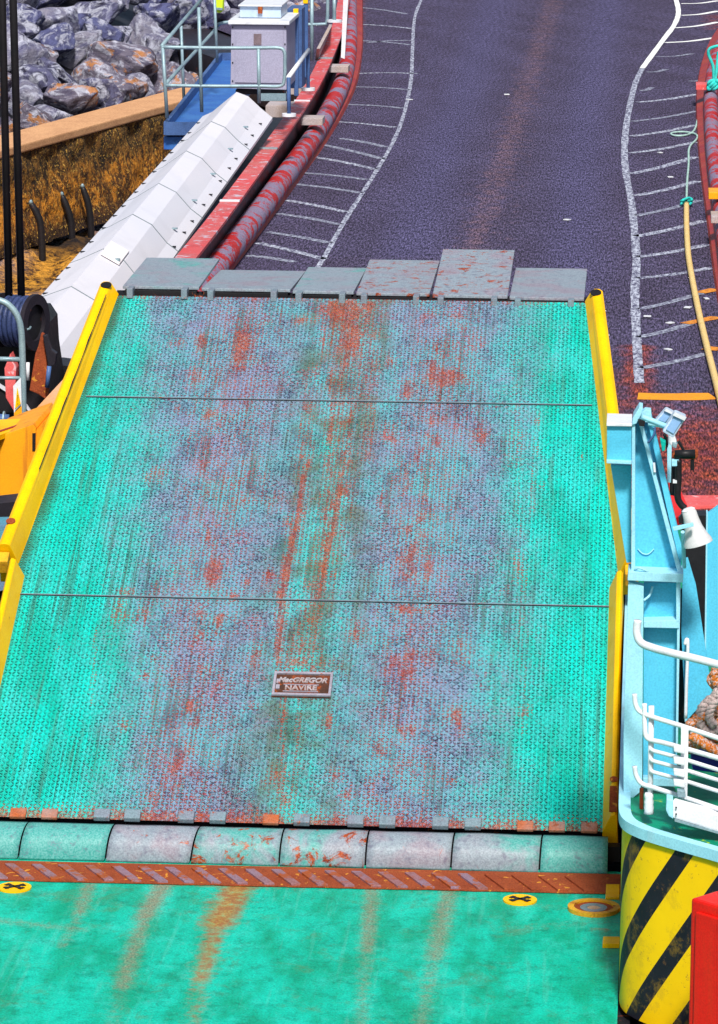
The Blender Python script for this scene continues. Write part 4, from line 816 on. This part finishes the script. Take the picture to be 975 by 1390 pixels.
# maker's plate
c4 = [RPx(369, 946), RPx(450, 949), RPx(453, 917), RPx(372, 916)]
pc = (sum(c[0] for c in c4) / 4, sum(c[1] for c in c4) / 4); hx, hy = .235, .145
npl = MB().rbox(pc[0] - hx, pc[0] + hx, pc[1] - hy, pc[1] + hy, .004, .018).build('name_plate', M['plateback'], rampo)
fr = MB()
for a in ((-hx, hx, hy - .025, hy), (-hx, hx, -hy, -hy + .025), (-hx, -hx + .02, -hy + .025, hy - .025), (hx - .02, hx, -hy + .025, hy - .025)): fr.rbox(pc[0] + a[0], pc[0] + a[1], pc[1] + a[2], pc[1] + a[3], .019, .034)
fr.build('plate_border', M['frame'], npl)
fr = MB()
for a in ((-.15, .13, -.012, -.004), (-.15, .13, -.094, -.086)): fr.rbox(pc[0] + a[0], pc[0] + a[1], pc[1] + a[2], pc[1] + a[3], .019, .028)
fr.build('plate_rule', M['frame'], npl)
def text(s, X, L, size, parent, name, shear=0, sx=1):
    cu = bpy.data.curves.new('t', 'FONT'); cu.body = s; cu.size = size; cu.align_x = 'CENTER'; cu.align_y = 'CENTER'; cu.extrude = .005; cu.offset = size * .035; cu.shear = shear
    to = bpy.data.objects.new('t', cu); C.objects.link(to); bpy.context.view_layer.update()
    me = bpy.data.meshes.new_from_object(to); bpy.data.objects.remove(to); bpy.data.curves.remove(cu)
    me.materials.clear(); me.materials.append(M['text']); b_ = BASE[parent.name]
    for v_ in me.vertices: v_.co = RPt(X + v_.co.x * sx, L + v_.co.y, .024 + v_.co.z) - b_
    o = bpy.data.objects.new(name, me); C.objects.link(o); o.parent = parent; BASE[o.name] = b_; return o
text('MacGREGOR', pc[0] - .005, pc[1] + .045, .082, npl, 'raised_lettering', .3, .84)
text('NAVIRE', pc[0] - .01, pc[1] - .05, .082, npl, 'raised_lettering', 0, .92)
for dx, dy in ((-.195, .03), (-.195, -.04)): MB().rbox(pc[0] + dx - .015, pc[0] + dx + .015, pc[1] + dy - .025, pc[1] + dy + .025, .019, .03).build('emblem_block', M['frame'], npl)

# tip flaps
tip = RPt(0, Lt)
MB().rbox(-W1 - .02, W1 + .02, Lt + .003, Lt + .16, -.3, -.05).build('tip_shade_bar', M['black'], rampo)  # black bar stands in for the shadowed gap under the flaps
flabel = ['pale grey flap', 'rust blotched flap']
FP = [(166, 271, .6, 0, 1.72), (273, 395, -2.3, 2, 1.62), (396.5, 481, -.7, 0, 1.66), (483, 584, 2.0, 1, 1.72), (586.5, 690, 5.4, 1, 1.8), (691, 794, .8, 2, 1.7)]
FY = tip.y + .1
for i, (x0, x1, sl_, m, ln) in enumerate(FP):
    X0 = V(x0 + .8, 392, FY).x; X1 = V(x1 - .8, 392, FY).x; z0 = V(400, 391.5 + (x0 - 166) * .0135, FY).z
    s = math.radians(sl_); dv = Vector((0, math.cos(s) * ln, math.sin(s) * ln)); th = Vector((0, 0, -.028))
    a = [Vector((X0, FY, z0)), Vector((X1, FY, z0)), Vector((X1, FY, z0)) + th, Vector((X0, FY, z0)) + th]
    nn = 12; fm = MB(); fvs = []
    fo = MB().frustum(a, [p + dv for p in a]).build('tip_flap', M['flap'][m], rampo, bevel=.006)
    for fx_ in (.12, .83):
        Xc = X0 + (X1 - X0) * fx_; MB().box((Xc, FY - .06, z0 - .045), (.055, .2, .09)).build('hinge_bracket', M['lug'], fo, bevel=.006)
    MB().box(((X0 + X1) / 2, FY + .02, z0 - .06), (X1 - X0 - .04, .12, .05)).build('flap_stiffener', M['black'], fo)

# hinge covers (rounded steel fingers) in front of the ramp
Hc = thing('hinge_cover_row', 'row of rounded steel cover plates along the ramp hinge, worn teal and lilac', 'cover plates', (0, -.2, 0))
XB = [(-92, -110), (40, 25), (157, 143), (273, 258), (387, 379), (502, 496), (618, 612), (737, 732), (846, 845)]
cm = [0, 0, 2, 1, 3, 2, 1, 0]; cm = [0, 0, 2, 3, 3, 2, 1, 0]
prof = [(.0, .225), (-.05, .23), (-.12, .22), (-.17, .195), (-.205, .165), (-.235, .12), (-.25, .07), (-.256, .02), (-.256, .003)]
def P2(px, yv): return V(px, 1130, yv).x
for i in range(8):
    xa0, xa1 = V(XB[i][0], 1120, -.02).x + .007, V(XB[i][1], 1170, -.25).x + .007; xb0, xb1 = V(XB[i + 1][0], 1120, -.02).x - .007, V(XB[i + 1][1], 1170, -.25).x - .007
    if i == 7: xb0 = xb1 = 2.46
    mb = MB(); vs = []; K = 10
    for k in range(K + 1):
        for j, (y, z) in enumerate(prof):
            t_ = j / (len(prof) - 1); xl = xa0 + (xa1 - xa0) * t_; xr = xb0 + (xb1 - xb0) * t_; xx = xl + (xr - xl) * k / K
            vs.append(Vector((xx, y - .03, z + .006 * noise.noise(Vector((xx * 3, y * 3, i))))))
    n = len(prof); mb.add(vs, [(k * n + j, (k + 1) * n + j, (k + 1) * n + j + 1, k * n + j + 1) for k in range(K) for j in range(n - 1)])
    o = mb.build('cover_plate', M['cover'][cm[i]], Hc, smooth=True)
    so_ = o.modifiers.new('thick', 'SOLIDIFY'); so_.thickness = .012; so_.offset = -1
MB().box((-.3, -.13, .06), (5.5, .16, .1)).build('hinge_bed', M['black'], Hc)
# threshold strip with diagonal grip bars
Ts = thing('threshold_strip', 'rust orange threshold strip with slanting grip bars below the hinge covers', 'threshold', (0, -.5, 0))
def dk_(px, py, z=.006): return G(px, py, z)
ta, tb_ = dk_(-60, 1168), dk_(845, 1188); ba, bb = dk_(-60, 1194), dk_(842, 1214)
xs_ = np.linspace(0, 1, 60); vs = []
for u in xs_:
    jx = .015 * noise.noise(Vector((u * 30, 0, 0)))
    vs += [ta.lerp(tb_, u), ba.lerp(bb, u) + Vector((0, jx, 0))]
MB().add(vs + [v_ + Vector((0, 0, .008)) for v_ in vs], [(120 + 2 * i, 120 + 2 * i + 2, 120 + 2 * i + 3, 120 + 2 * i + 1) for i in range(59)] + [(2 * i + 1, 2 * i + 3, 120 + 2 * i + 3, 120 + 2 * i + 1) for i in range(59)]).build('bed_strip', M['rust'], Ts)
for i in range(25):
    x = -30 + i * 36.2; u = (x + 60) / 905; yt = 1170 + u * 20; yb = yt + 20
    if x > 800: continue
    q = [G(x, yt, .03), G(x + 13, yt + .2, .03), G(x + 41, yb, .03), G(x + 27, yb - .2, .03)]
    MB().prism(q, (0, 0, -.022)).build('grip_bar', M['bar'] if i < 19 else M['rust'], Ts, bevel=.003)

# deck fittings
def ellipse_disc(c_, r_, z0, z1, n=36): return MB().tube([Vector((c_.x, c_.y, z0)), Vector((c_.x, c_.y, z1))], r_, n)
lbs = ['round yellow lashing socket with a dark cross, near the left edge of the deck', 'round yellow lashing socket with a dark cross, near the ring drain']
for i, (x, y) in enumerate([(20, 1206), (706, 1223)]):
    c_ = G(x, y, 0); o = thing('lashing_socket', lbs[i], 'lashing socket', c_, 'deck lashing sockets')
    ellipse_disc(c_, .125, .001, .014).build('rim_plate', M['yellow'], o)
    for a in (.62, -.62):
        m_ = MB(); m_.box(c_ + Vector((0, 0, .0175)), (.155, .03, .005), Matrix.Rotation(a, 3, 'Z')); 
        for e_ in (-1, 1): m_.box(c_ + Matrix.Rotation(a, 3, 'Z') @ Vector((e_ * .07, 0, .0172)), (.03, .05, .0045), Matrix.Rotation(a, 3, 'Z'))
        m_.build('slot', M['black'] if a > 0 else paint('dark_slot', (.03, .012, .01), scale=20), o)
c_ = G(806, 1235, 0); o = thing('deck_drain', 'yellow ringed round deck drain with rusty dished centre', 'drain', c_)
def annulus(c_, r0, r1, z0, z1, n=40):
    mb = MB(); R_ = lambda r_, z: [Vector((c_.x + r_ * math.cos(2 * math.pi * i / n), c_.y + r_ * math.sin(2 * math.pi * i / n), z)) for i in range(n)]
    vs = R_(r0, z0) + R_(r1, z0) + R_(r1, z1) + R_(r0, z1)
    return mb.add(vs, [(k * n + i, k * n + (i + 1) % n, ((k + 1) % 4) * n + (i + 1) % n, ((k + 1) % 4) * n + i) for k in range(4) for i in range(n)])
annulus(c_, .145, .19, .001, .03).build('ring', M['dullyellow'], o, smooth='auto'); annulus(c_, .1, .144, .001, .016).build('rusty_ring', M['rust'], o); annulus(c_, .05, .099, .001, .02).build('inner_ring', M['lug'], o); ellipse_disc(c_, .049, .001, .016).build('plug', paint('drain_plug', (.45, .3, .2), (.3, .12, .06), scale=20, grain=.4), o)
MB().box(c_ + Vector((.2, .0, .012)), (.07, .03, .022)).build('tab', M['yellow'], o)
for i, (pts, lb) in enumerate([([(823, 1200), (841, 1200), (841, 1218), (822, 1218)], 'square yellow deck pad at the right end of the rusty strip'), ([(819, 1271), (842, 1271), (841, 1281), (818, 1281)], 'oblong yellow deck block in front of the ring drain')]):
    o = MB().gp(pts, .035 if i else .02, .034 if i else .019).build('deck_block', M['yellow'], bevel=.004); setp(o, lb, 'deck block', 'yellow deck blocks')

# ================================================================== RIGHT: raised mooring platform with hazard striped side
ZP = 1.3
edge_px = [(845.5, 1060), (845, 1090), (845.5, 1110), (852, 1121), (866, 1129), (884, 1136), (912, 1144.5), (945, 1154), (975, 1162.5), (1030, 1180), (1090, 1199)]
e0 = [G(x, y, ZP) for x, y in edge_px]
# run the hull side forward at constant X, then round the corner
X0 = e0[1].x; path = [Vector((X0, 6.3, ZP)), Vector((X0, 3, ZP)), Vector((X0, 0, ZP)), Vector((X0, -1.5, ZP)), Vector((X0, -2.6, ZP))] + spline([Vector((X0, e0[1].y, ZP))] + e0[2:], 5)
path = [p.copy() for p in path]
arc = [0]
for a, b in zip(path[:-1], path[1:]): arc.append(arc[-1] + (b - a).length)
plat = thing('mooring_platform', 'raised platform with yellow and black hazard striped side and pale blue rim, right of deck', 'platform', path[8] - Vector((0, 0, ZP)))
NZ = 14; vs = []; uv = []
for p, s_ in zip(path, arc):
    for k in range(NZ + 1): z = ZP * k / NZ - .0; vs.append(Vector((p.x, p.y, z))); uv.append((s_, z))
hp = G(923, 1147, ZP); a0 = arc[min(range(len(path)), key=lambda i: (path[i] - hp).length)]; uv = [(a - a0, b - 1.22) for a, b in uv]
MB().add(vs, [(i * (NZ + 1) + k, (i + 1) * (NZ + 1) + k, (i + 1) * (NZ + 1) + k + 1, i * (NZ + 1) + k + 1) for i in range(len(path) - 1) for k in range(NZ)]).build('striped_side', M['hazard'], plat, smooth=True, uvs=uv)
def offset(pts, d_):
    out = []
    for i, p in enumerate(pts):
        t_ = (pts[min(i + 1, len(pts) - 1)] - pts[max(i - 1, 0)]).normalized(); out.append(p + Vector((t_.y, -t_.x, 0)) * d_)
    return out
o_out, o_in = offset(path, .025), offset(path, -.055)
rimv = []
for p, q in zip(o_out, o_in): rimv += [p + Vector((0, 0, -.03)), p + Vector((0, 0, .045)), q + Vector((0, 0, .045)), q + Vector((0, 0, -.03))]
sgn = 1 if (offset(path, .1)[0].x < path[0].x) else -1
MB().add(rimv, [(4 * i + k, 4 * i + (k + 1) % 4, 4 * i + 4 + (k + 1) % 4, 4 * i + 4 + k) for i in range(len(path) - 1) for k in range(4)]).build('rim', M['pale'], plat, smooth='auto')
dv_ = [p + Vector((0, 0, .005)) for p in path] + [Vector((8, path[-1].y, ZP + .005)), Vector((8, 6.3, ZP + .005))]
MB().add(dv_, [tuple(range(len(dv_)))]).build('platform_deck', M['greendeck'], plat)
# blue panel rising along the platform edge and the hoist tower
tw = thing('hoist_tower', 'sky blue steel hoist tower with ribs and overhanging box beside the ramp', 'tower', V(880, 1075, -2.6))
Yt = -2.7
def tp(name, px, Y, dep, mat='blue', bev=.004): return MB().vp(px, Y, dep).build(name, M[mat], tw, bevel=bev)
tp('web_plate', [(862, 572), (884, 560), (893, 600), (920, 716), (926, 778), (858, 778)], Yt + .12, .05)
tp('left_flange', [(858, 575), (862.5, 568), (862.5, 776), (857, 776)], Yt - .02, .2, 'pale')
tp('diagonal_flange', [(868, 578), (873, 578), (926, 778), (920, 778)], Yt - .0, .16, 'pale')
tp('side_plate', [(880, 575), (890, 585), (922, 730), (927, 745), (924, 770), (905, 690)], Yt + .05, .06)
tp('crest_plate', [(858, 577), (860, 566), (868, 553), (873, 554), (871, 562), (864, 575)], Yt - .04, .2, 'pale')
tp('crest_lug', [(866, 572), (868, 562), (876, 556), (884, 557), (885, 568), (884, 574)], Yt + .06, .1, 'pale')
tp('cross_flange', [(853, 776), (928, 779), (927, 791), (852, 788)], Yt - .06, .26, 'pale')
tp('sheave_box', [(824, 578), (857.5, 579), (857.5, 627), (824, 626)], Yt - .02, .3)
tp('box_top', [(823.5, 574), (858, 575), (858, 579), (823.5, 578.5)], Yt - .05, .36, 'white')
tp('box_lip', [(823.5, 624.5), (857.5, 626), (857.5, 630.5), (823.5, 629)], Yt - .05, .12, 'pale')
tp('gusset_plate', [(829, 631), (857, 632), (857, 764), (850.5, 764)], Yt + .14, .06)
tp('column_face', [(853, 790), (874, 796), (873, 880), (872, 1060), (868, 1076), (846.5, 1094), (846.5, 1000), (850, 880)], Yt - .03, .1, 'pale')
tp('column_web', [(874, 791), (921, 791), (919, 1064), (873, 1062)], Yt + .1, .05)
tp('column_edge', [(920, 790), (924, 790), (920.5, 1010), (917.5, 1010)], Yt - .01, .16, 'pale')
tp('shelf_flange', [(874, 843), (922, 842), (922, 853), (874, 852)], Yt - .02, .2, 'pale')
tp('inner_rib', [(918, 785), (922, 785), (922, 845), (918, 845)], Yt - .02, .14, 'pale')
tp('base_collar', [(873, 1056), (919, 1058), (919, 1068), (873, 1066)], Yt + .02, .14, 'pale')
tp('wing_plate', [(927, 760), (934, 758), (945, 795), (967, 940), (931, 980), (925, 860)], Yt + .25, .05)
tp('wing_edge', [(931.5, 870), (934, 868), (932.5, 980), (929.5, 980)], Yt + .15, .1, 'pale')
MB().vp([(918, 560 + 240), (930, 800), (932, 985), (919, 985)], Yt + .45, .04).build('shadow_gap', M['black'], tw)
MB().tube(spline([V(862, 773, Yt - .03), V(868, 771, Yt - .05), V(878, 775, Yt - .05), V(884, 778, Yt - .03)], 5), .009, 6).build('cable', M['pale'], tw, smooth=True)
MB().tube(spline([V(886, 796, Yt + .05), V(882, 808, Yt + .04), V(874, 815, Yt + .0)], 5), .009, 6).build('cable', M['pale'], tw, smooth=True)
MB().vp([(886.5, 629), (889.5, 629), (890.5, 641), (887.5, 641)], Yt - .02, .03).build('tag', M['white'], tw)
MB().tube(spline([V(889, 580, Yt - .02), V(888, 590, Yt - .02), V(880, 601, Yt - .0)], 5), .008, 6).build('cable', M['galvblue'], tw, smooth=True)
wr_ = MB().tube(spline([V(866 + a, 745 + b, Yt + .11) for a, b in ((0, 0), (6, 6), (14, 7), (22, 0))], 5), .004, 6).build('scuff_mark', M['pale'], tw)
# far blue bulkhead at the right edge
o = thing('bulkhead', 'sky blue bulkhead plate with chamfered top at the right frame edge', 'bulkhead', V(966, 900, -2.0))
MB().vp([(959.5, 698), (975, 687), (1010, 680), (1010, 880), (974, 900), (957, 892)], -2.0, .06).build('plate', M['blue'], o, bevel=.004); MB().vp([(959, 697), (961, 697), (958.5, 893), (956.5, 893)], -2.04, .12).build('edge_flange', M['pale'], o)
o = MB().vp([(925, 700), (962, 700), (962, 960), (930, 990)], -.9, .2).build('gap_shade_sheet', M['black']); setp(o, 'black sheet standing in for the dark gap between tower and bulkhead', 'shade panel')  # black sheet added to make the open gap read dark
# dark rusty inner platform parts, black post
bx = thing('blue_post', 'thin pale blue post with a cable, just right of the tower crest', 'post', V(910, 680, -2.2))
MB().vp([(906, 604), (912, 600), (911, 655), (906, 655)], -2.2, .05).build('post', M['pale'], bx); MB().tube(spline([V(902, 590, -2.25), V(905, 600, -2.2), V(911, 640, -2.15), V(911, 672, -2.15)], 4), .012, 6).build('cable', M['black'], bx, smooth=True)
MB().vp([(896, 596), (904, 600), (903, 612), (899, 613)], -2.3, .08).build('junction_box', M['teal'], bx, bevel=.006)
# crank handle
ck = thing('crank_handle', 'black crank with rounded grip on a bent arm above the pink beam', 'crank', V(925, 690, -1.4)); Yk = -1.6
MB().tube([V(916, 617, Yk), V(944, 616, Yk)], [.032, .032], 12).build('grip', M['black'], ck, smooth=True)
MB().vp([(912, 618), (916, 612), (948, 611), (948, 620), (944, 624), (914, 623)], Yk + .05, .06).build('bracket', M['rust'], ck, bevel=.01)
MB().tube(spline([V(921, 624, Yk), V(921, 650, Yk), V(920, 674, Yk), V(924, 684, Yk), V(930, 690, Yk)], 5), .024, 8).build('arm', M['black'], ck, smooth=True)
MB().tube([V(940, 624, Yk), V(940, 638, Yk)], .014, 8).build('pin', M['black'], ck)
MB().vp([(912, 624), (922, 624), (922, 633), (912, 633)], Yk - .02, .04).build('clamp', M['pale'], ck, bevel=.004); MB().vp([(912, 652), (919, 652), (919, 656), (912, 656)], Yk - .02, .04).build('clamp', M['white'], ck)
MB().tube(spline([V(921, 599, Yk), V(924, 604, Yk), V(928, 611, Yk)], 4), .012, 6).build('wire', M['black'], ck)
MB().vp([(911, 634), (918, 634), (917, 674), (912, 672)], Yk + .1, .06).build('backing', M['dark'], ck)
# floodlights
def flood(lbl, A_, B_, C_, D_, Y, dep, arm):
    o = thing('floodlight', lbl, 'floodlight', V(*arm[0], Y + .05), 'floodlights on the tower crest')
    MB().vp([A_, B_, C_, D_], Y, dep).build('housing', M['lamp'], o, bevel=.012)
    cx = sum(p[0] for p in (A_, B_, C_, D_)) / 4; cy = sum(p[1] for p in (A_, B_, C_, D_)) / 4
    MB().vp([(cx + (p[0] - cx) * .68, cy + (p[1] - cy) * .68) for p in (A_, B_, C_, D_)], Y - .012, .02).build('glass', M['glass'], o, bevel=.003)
    MB().vp([A_, B_, (B_[0] * .85 + C_[0] * .15, B_[1] * .85 + C_[1] * .15), (A_[0] * .85 + D_[0] * .15, A_[1] * .85 + D_[1] * .15)], Y - .03, .03).build('rim', M['white'], o)
    MB().tube([V(x, y, Y + .06) for x, y in arm], .016, 8).build('bracket_arm', M['pale'], o, smooth=True)
    return o
flood('left floodlight, smaller, tilted beside the tower crest', (904, 555), (916, 561), (903, 577), (889, 572), -2.75, .1, [(872, 567), (886, 571), (896, 573)])
flood('right floodlight, larger, hanging out from the tower crest', (916, 560), (932, 567), (914, 595), (899, 586), -2.95, .13, [(880, 575), (895, 577), (909, 580)])
MB().tube([V(872, 566, -2.9), V(888, 572, -2.9), V(908, 580, -2.9)], .018, 8).build('cross_arm', M['pale'], tw, smooth=True)
MB().vp([(866, 570), (876, 571), (875, 579), (868, 578)], Yt - .08, .04).build('clamp_block', M['black'], tw)
jb = thing('cable_gland', 'white cable clamp cluster under the right floodlight', 'cable clamp', V(912, 605, -2.5)); MB().vp([(907, 592), (916, 592), (919, 600), (912, 606), (907, 601)], -2.5, .07).build('body', M['white'], jb, bevel=.008); MB().vp([(913, 600), (920, 602), (918, 609), (913, 607)], -2.52, .06).build('nut', M['galv'], jb, bevel=.005)
# horn speaker
hn = thing('horn_speaker', 'off-white horn loudspeaker on a pale blue bracket beside the tower', 'loudspeaker', V(945, 720, -3.0)); Yn_ = -3.0
p0 = V(934.5, 692, Yn_); p1 = V(948, 738, Yn_); MB().tube([p0.lerp(p1, t_) for t_ in (0, .08, .25, .5, .75, .92, 1.0)], [.042, .05, .052, .06, .078, .097, .1], 24).build('bell', M['horn'], hn, smooth='auto')
MB().tube([p0 + (p0 - p1).normalized() * .012, p0], [.03, .046], 20).build('back_cap', M['white'], hn, smooth='auto')
MB().vp([(913, 716), (941, 710), (942, 714.5), (915, 721)], Yn_ - .14, .03).build('bracket', M['pale'], hn, bevel=.003)
MB().vp([(921, 703), (927, 697), (928, 709), (922, 712)], Yn_ - .02, .05).build('driver', M['black'], hn, bevel=.006)
MB().tube([V(927, 722, Yn_), V(929, 770, Yn_ + .2)], .014, 8).build('stem', M['pale'], hn)
# white rails
Yr = -3.35
wrl = thing('guard_rail', 'white painted ship guard rail with three curved bars at the platform edge', 'guard rail', V(885, 1105, Yr))
def wr2(px, r_, name='rail', Ys=None, par=wrl):
    n = len(px); Ys = Ys or [Yr - .35 * max(0, (x - 865)) / 110 for x, y in px]
    return MB().tube(spline([V(x, y, Y) for (x, y), Y in zip(px, Ys)], 6), r_, 12).build(name, M['white'], par, smooth=True)
wr2([(866, 842), (864.5, 858), (870, 872), (885, 879), (910, 886), (940, 893), (975, 902), (1010, 911)], .027)
wr2([(861.5, 942), (863, 956), (869, 966), (885, 973), (930, 987), (975, 1002), (1010, 1013)], .017)
wr2([(861.5, 1040), (864, 1053), (872, 1064), (890, 1070), (930, 1083), (975, 1098), (1010, 1110)], .017)
for y in (0, 0): pass
wr2([(875, 955), (875.5, 985), (879, 1002), (900, 1008), (930, 1016), (975, 1029), (1010, 1038)], .017)
for k, y in enumerate((1016, 1030, 1045)): wr2([(884, y), (887, y + 3), (905, y + 8), (930, y + 15), (975, y + 29), (1010, y + 39)], .014)
MB().tube([V(884.5, 958, Yr - .03), V(882.5, 1105, Yr - .03)], .019, 12).build('post', M['white'], wrl, smooth=True)
lump = MB(); pts = [V(881, y, Yr - .04) for y in range(1076, 1108, 4)]; lump.tube(pts, [.026, .032, .027, .033, .03, .034, .03, .036], 12).build('post_sleeve', M['white'], wrl, smooth=True)
MB().vp([(924.5, 988), (935, 990), (933, 1086), (924, 1084)], Yr - .25, .03).build('flat_post', M['white'], wrl, bevel=.004)
for y in (1012, 1028, 1044, 1058): MB().vp([(914, y), (930, y + 2), (930, y + 12), (915, y + 9)], Yr - .3, .05).build('clamp', M['white'], wrl, bevel=.01)
MB().vp([(919, 1072), (930, 1074), (931, 1083), (920, 1082)], Yr - .33, .05).build('bracket', M['galv'], wrl, bevel=.006)
MB().tube(spline([V(930, 875, -2.75), V(932, 868, -2.75), V(934, 875, -2.75), V(932, 930, -2.75), V(931, 975, -2.75)], 4), .012, 8).build('stay', M['white'], wrl, smooth=True)
o = MB().tube([V(871, 1070, -3.0), V(871, 1103, -3.0)], .014, 8).build('red_pin', M['rust']); setp(o, 'thin rusty red pin standing behind the first white post', 'pin')
# white lamp box
lf = thing('light_fitting', 'long white box light fitting fixed below the guard rail', 'light fitting', V(940, 1115, Yr - .35)); Yl = -3.75
MB().prism([V(912, 1088, Yl), V(980, 1107, Yl), V(1010, 1115, Yl), V(1010, 1138, Yl), V(975, 1129, Yl), V(912, 1110, Yl)], (.02, .1, 0)).build('casing', M['white'], lf, bevel=.012)
MB().prism([V(905, 1084, Yl - .01), V(914, 1086, Yl - .01), V(914, 1112, Yl - .01), V(908, 1108, Yl - .01), V(904, 1100, Yl - .01)], (.0, .12, 0)).build('end_cap', M['pale'], lf, bevel=.008)
MB().prism([V(916, 1112, Yl - .01), V(1010, 1139, Yl - .01), V(1010, 1142, Yl - .01), V(916, 1115, Yl - .01)], (0, .1, 0)).build('lower_lip', M['galv'], lf)
for x, y in ((918, 1096), (918, 1105)): MB().tube([V(x, y, Yl), V(x, y, Yl - .02)], .006, 8).build('screw', M['black'], lf)
# rope coil
rc = thing('rope_coil', 'orange and grey mooring rope coiled in a heap behind the white rails', 'rope', V(965, 1010, -2.95)); rr = random.Random(3); Yc_ = -2.95
def twist(pts, R_, par, name):
    P = spline(pts, 6); out = [MB() for _ in range(3)]; L_ = 0
    for s_ in range(3):
        q = []
        for i, p in enumerate(P):
            t_ = (P[min(i + 1, len(P) - 1)] - P[max(i - 1, 0)]).normalized(); u_ = t_.orthogonal().normalized(); w_ = t_.cross(u_)
            a = i * .75 + s_ * 2.094; q.append(p + (u_ * math.cos(a) + w_ * math.sin(a)) * R_ * .5)
        out[0].tube(q, R_ * .58, 7)
    return out[0].build(name, M['coil'], par, smooth=True)
for cx, cy, rx, ry, dY in ((985, 1000, 40, 14, 0), (985, 990, 38, 13, .03), (984, 980, 34, 13, .0), (986, 969, 30, 13, .05), (985, 1008, 52, 16, -.02), (988, 930, 22, 12, .1)):
    twist([V(cx + rx * math.cos(a) + rr.uniform(-2, 2), cy - ry * math.sin(a) * .3, Yc_ + dY + .22 * math.sin(a)) + Vector((0, 0, .05 * math.sin(2 * a + cx))) for a in np.linspace(0, 6.6, 14)], .032, rc, 'coil')
tw2 = paint('grey_rope', (.52, .42, .4), (.4, .3, .3), scale=40, bump=1, grain=.5)
g_ = twist([V(x, y, Yc_ - .3) for x, y in ((975, 938), (970, 946), (958, 955), (951, 968), (952, 985), (965, 995), (980, 990))], .034, rc, 'loop'); g_.data.materials.clear(); g_.data.materials.append(tw2)
g_ = twist([V(x, y, Yc_ - .33) for x, y in ((972, 950), (965, 962), (963, 975), (970, 985))], .03, rc, 'loop'); g_.data.materials.clear(); g_.data.materials.append(tw2)
twist([V(x, y, Yc_ - .3) for x, y in ((936, 985), (945, 976), (955, 972), (965, 968))], .036, rc, 'loop'); twist([V(x, y, Yc_ - .3) for x, y in ((938, 998), (948, 1004), (962, 1013), (980, 1022))], .038, rc, 'loop'); twist([V(x, y, Yc_ - .2) for x, y in ((978, 905), (970, 915), (974, 930), (985, 935))], .036, rc, 'loop')
o = MB().prism([V(937, 1025, -2.9), V(990, 1032, -2.9), V(990, 1052, -2.9), V(940, 1046, -2.9)], (0, .4, 0)).build('plastic_crate', M['bluecloth'], bevel=.02); setp(o, 'dark blue plastic crate behind the rails under the rope', 'crate')
# red cabinet on deck
wdv = (e0[8] - e0[6]); wdv.z = 0; wdv.normalize(); nv = Vector((wdv.y, -wdv.x, 0))
if nv.y > 0: nv = -nv
rcb = thing('red_cabinet', 'bright red steel locker in front of the hazard striped side', 'locker', V(938, 1219, -4.9) - Vector((0, 0, 1.2)))
zc = V(938, 1219, -4.9).z; A_ = V(938, 1219, -4.9); A_.z = 0; B_ = A_ + wdv * .9
MB().frustum([A_, B_, B_ - nv * .26, A_ - nv * .26], [p + Vector((0, 0, zc)) for p in (A_, B_, B_ - nv * .26, A_ - nv * .26)]).build('body', M['red'], rcb, bevel=.02)
d0 = A_ + wdv * .06 + nv * .004; d1 = A_ + wdv * .84 + nv * .004
MB().frustum([d0 + Vector((0, 0, .1)), d1 + Vector((0, 0, .1)), d1 + Vector((0, 0, zc - .07)), d0 + Vector((0, 0, zc - .07))], [p + nv * .02 for p in (d0 + Vector((0, 0, .1)), d1 + Vector((0, 0, .1)), d1 + Vector((0, 0, zc - .07)), d0 + Vector((0, 0, zc - .07)))]).build('door', M['red'], rcb, bevel=.01)
# linkspan near edge at the right
o = thing('landing_edge', 'faded pink-red landing edge of the linkspan above the black gap', 'steel edge', V(950, 690, 6.6))
MB().gp([(922, 672), (1010, 672), (1010, 684), (932, 687)], ZR + .03, .14).build('edge_plate', M['pink'], o, bevel=.006)
MB().gp([(908, 655), (918, 650), (935, 690), (915, 705), (909, 700)], ZR + .035, .1).build('corner_plate', M['red'], o, bevel=.006)

# ------------------------------------------------------------------ rope on the road
ro_ = thing('rope', 'thick cream rope lying on the right hatched strip of the road', 'rope', G(935, 330, ZR))
zz = ZR + .045
MB().tube(spline([G(x, y, zz) for x, y in [(932, 277), (932, 300), (933, 325), (935, 350), (940, 380), (948, 420), (956, 455), (966, 495), (975, 530), (984, 570), (990, 610)]], 6), .04, 10).build('cream_rope', M['hose'], ro_, smooth=True)
MB().tube(spline([G(x, y, ZR + .02) for x, y in [(932, 272), (933, 245), (935, 222), (935, 205), (938, 197), (944, 191), (947, 186), (944, 182), (936, 180), (925, 179), (914, 180), (911, 182), (916, 184), (928, 184), (938, 181), (944, 174), (948, 160), (954, 153), (966, 149)]], 6), .018, 8).build('light_cord', M['cord'], ro_, smooth=True)
kn = MB()
for i in range(4): kn.tube(spline([G(932, 273, zz + .03) + Vector((.08 * math.cos(a + i), .12 * math.sin(a * 2 + i), .04 * math.sin(a + i * 2))) for a in np.linspace(0, 6.28, 8)], 4), .018, 6)
kn.build('knot', M['tealrope'], ro_, smooth=True)
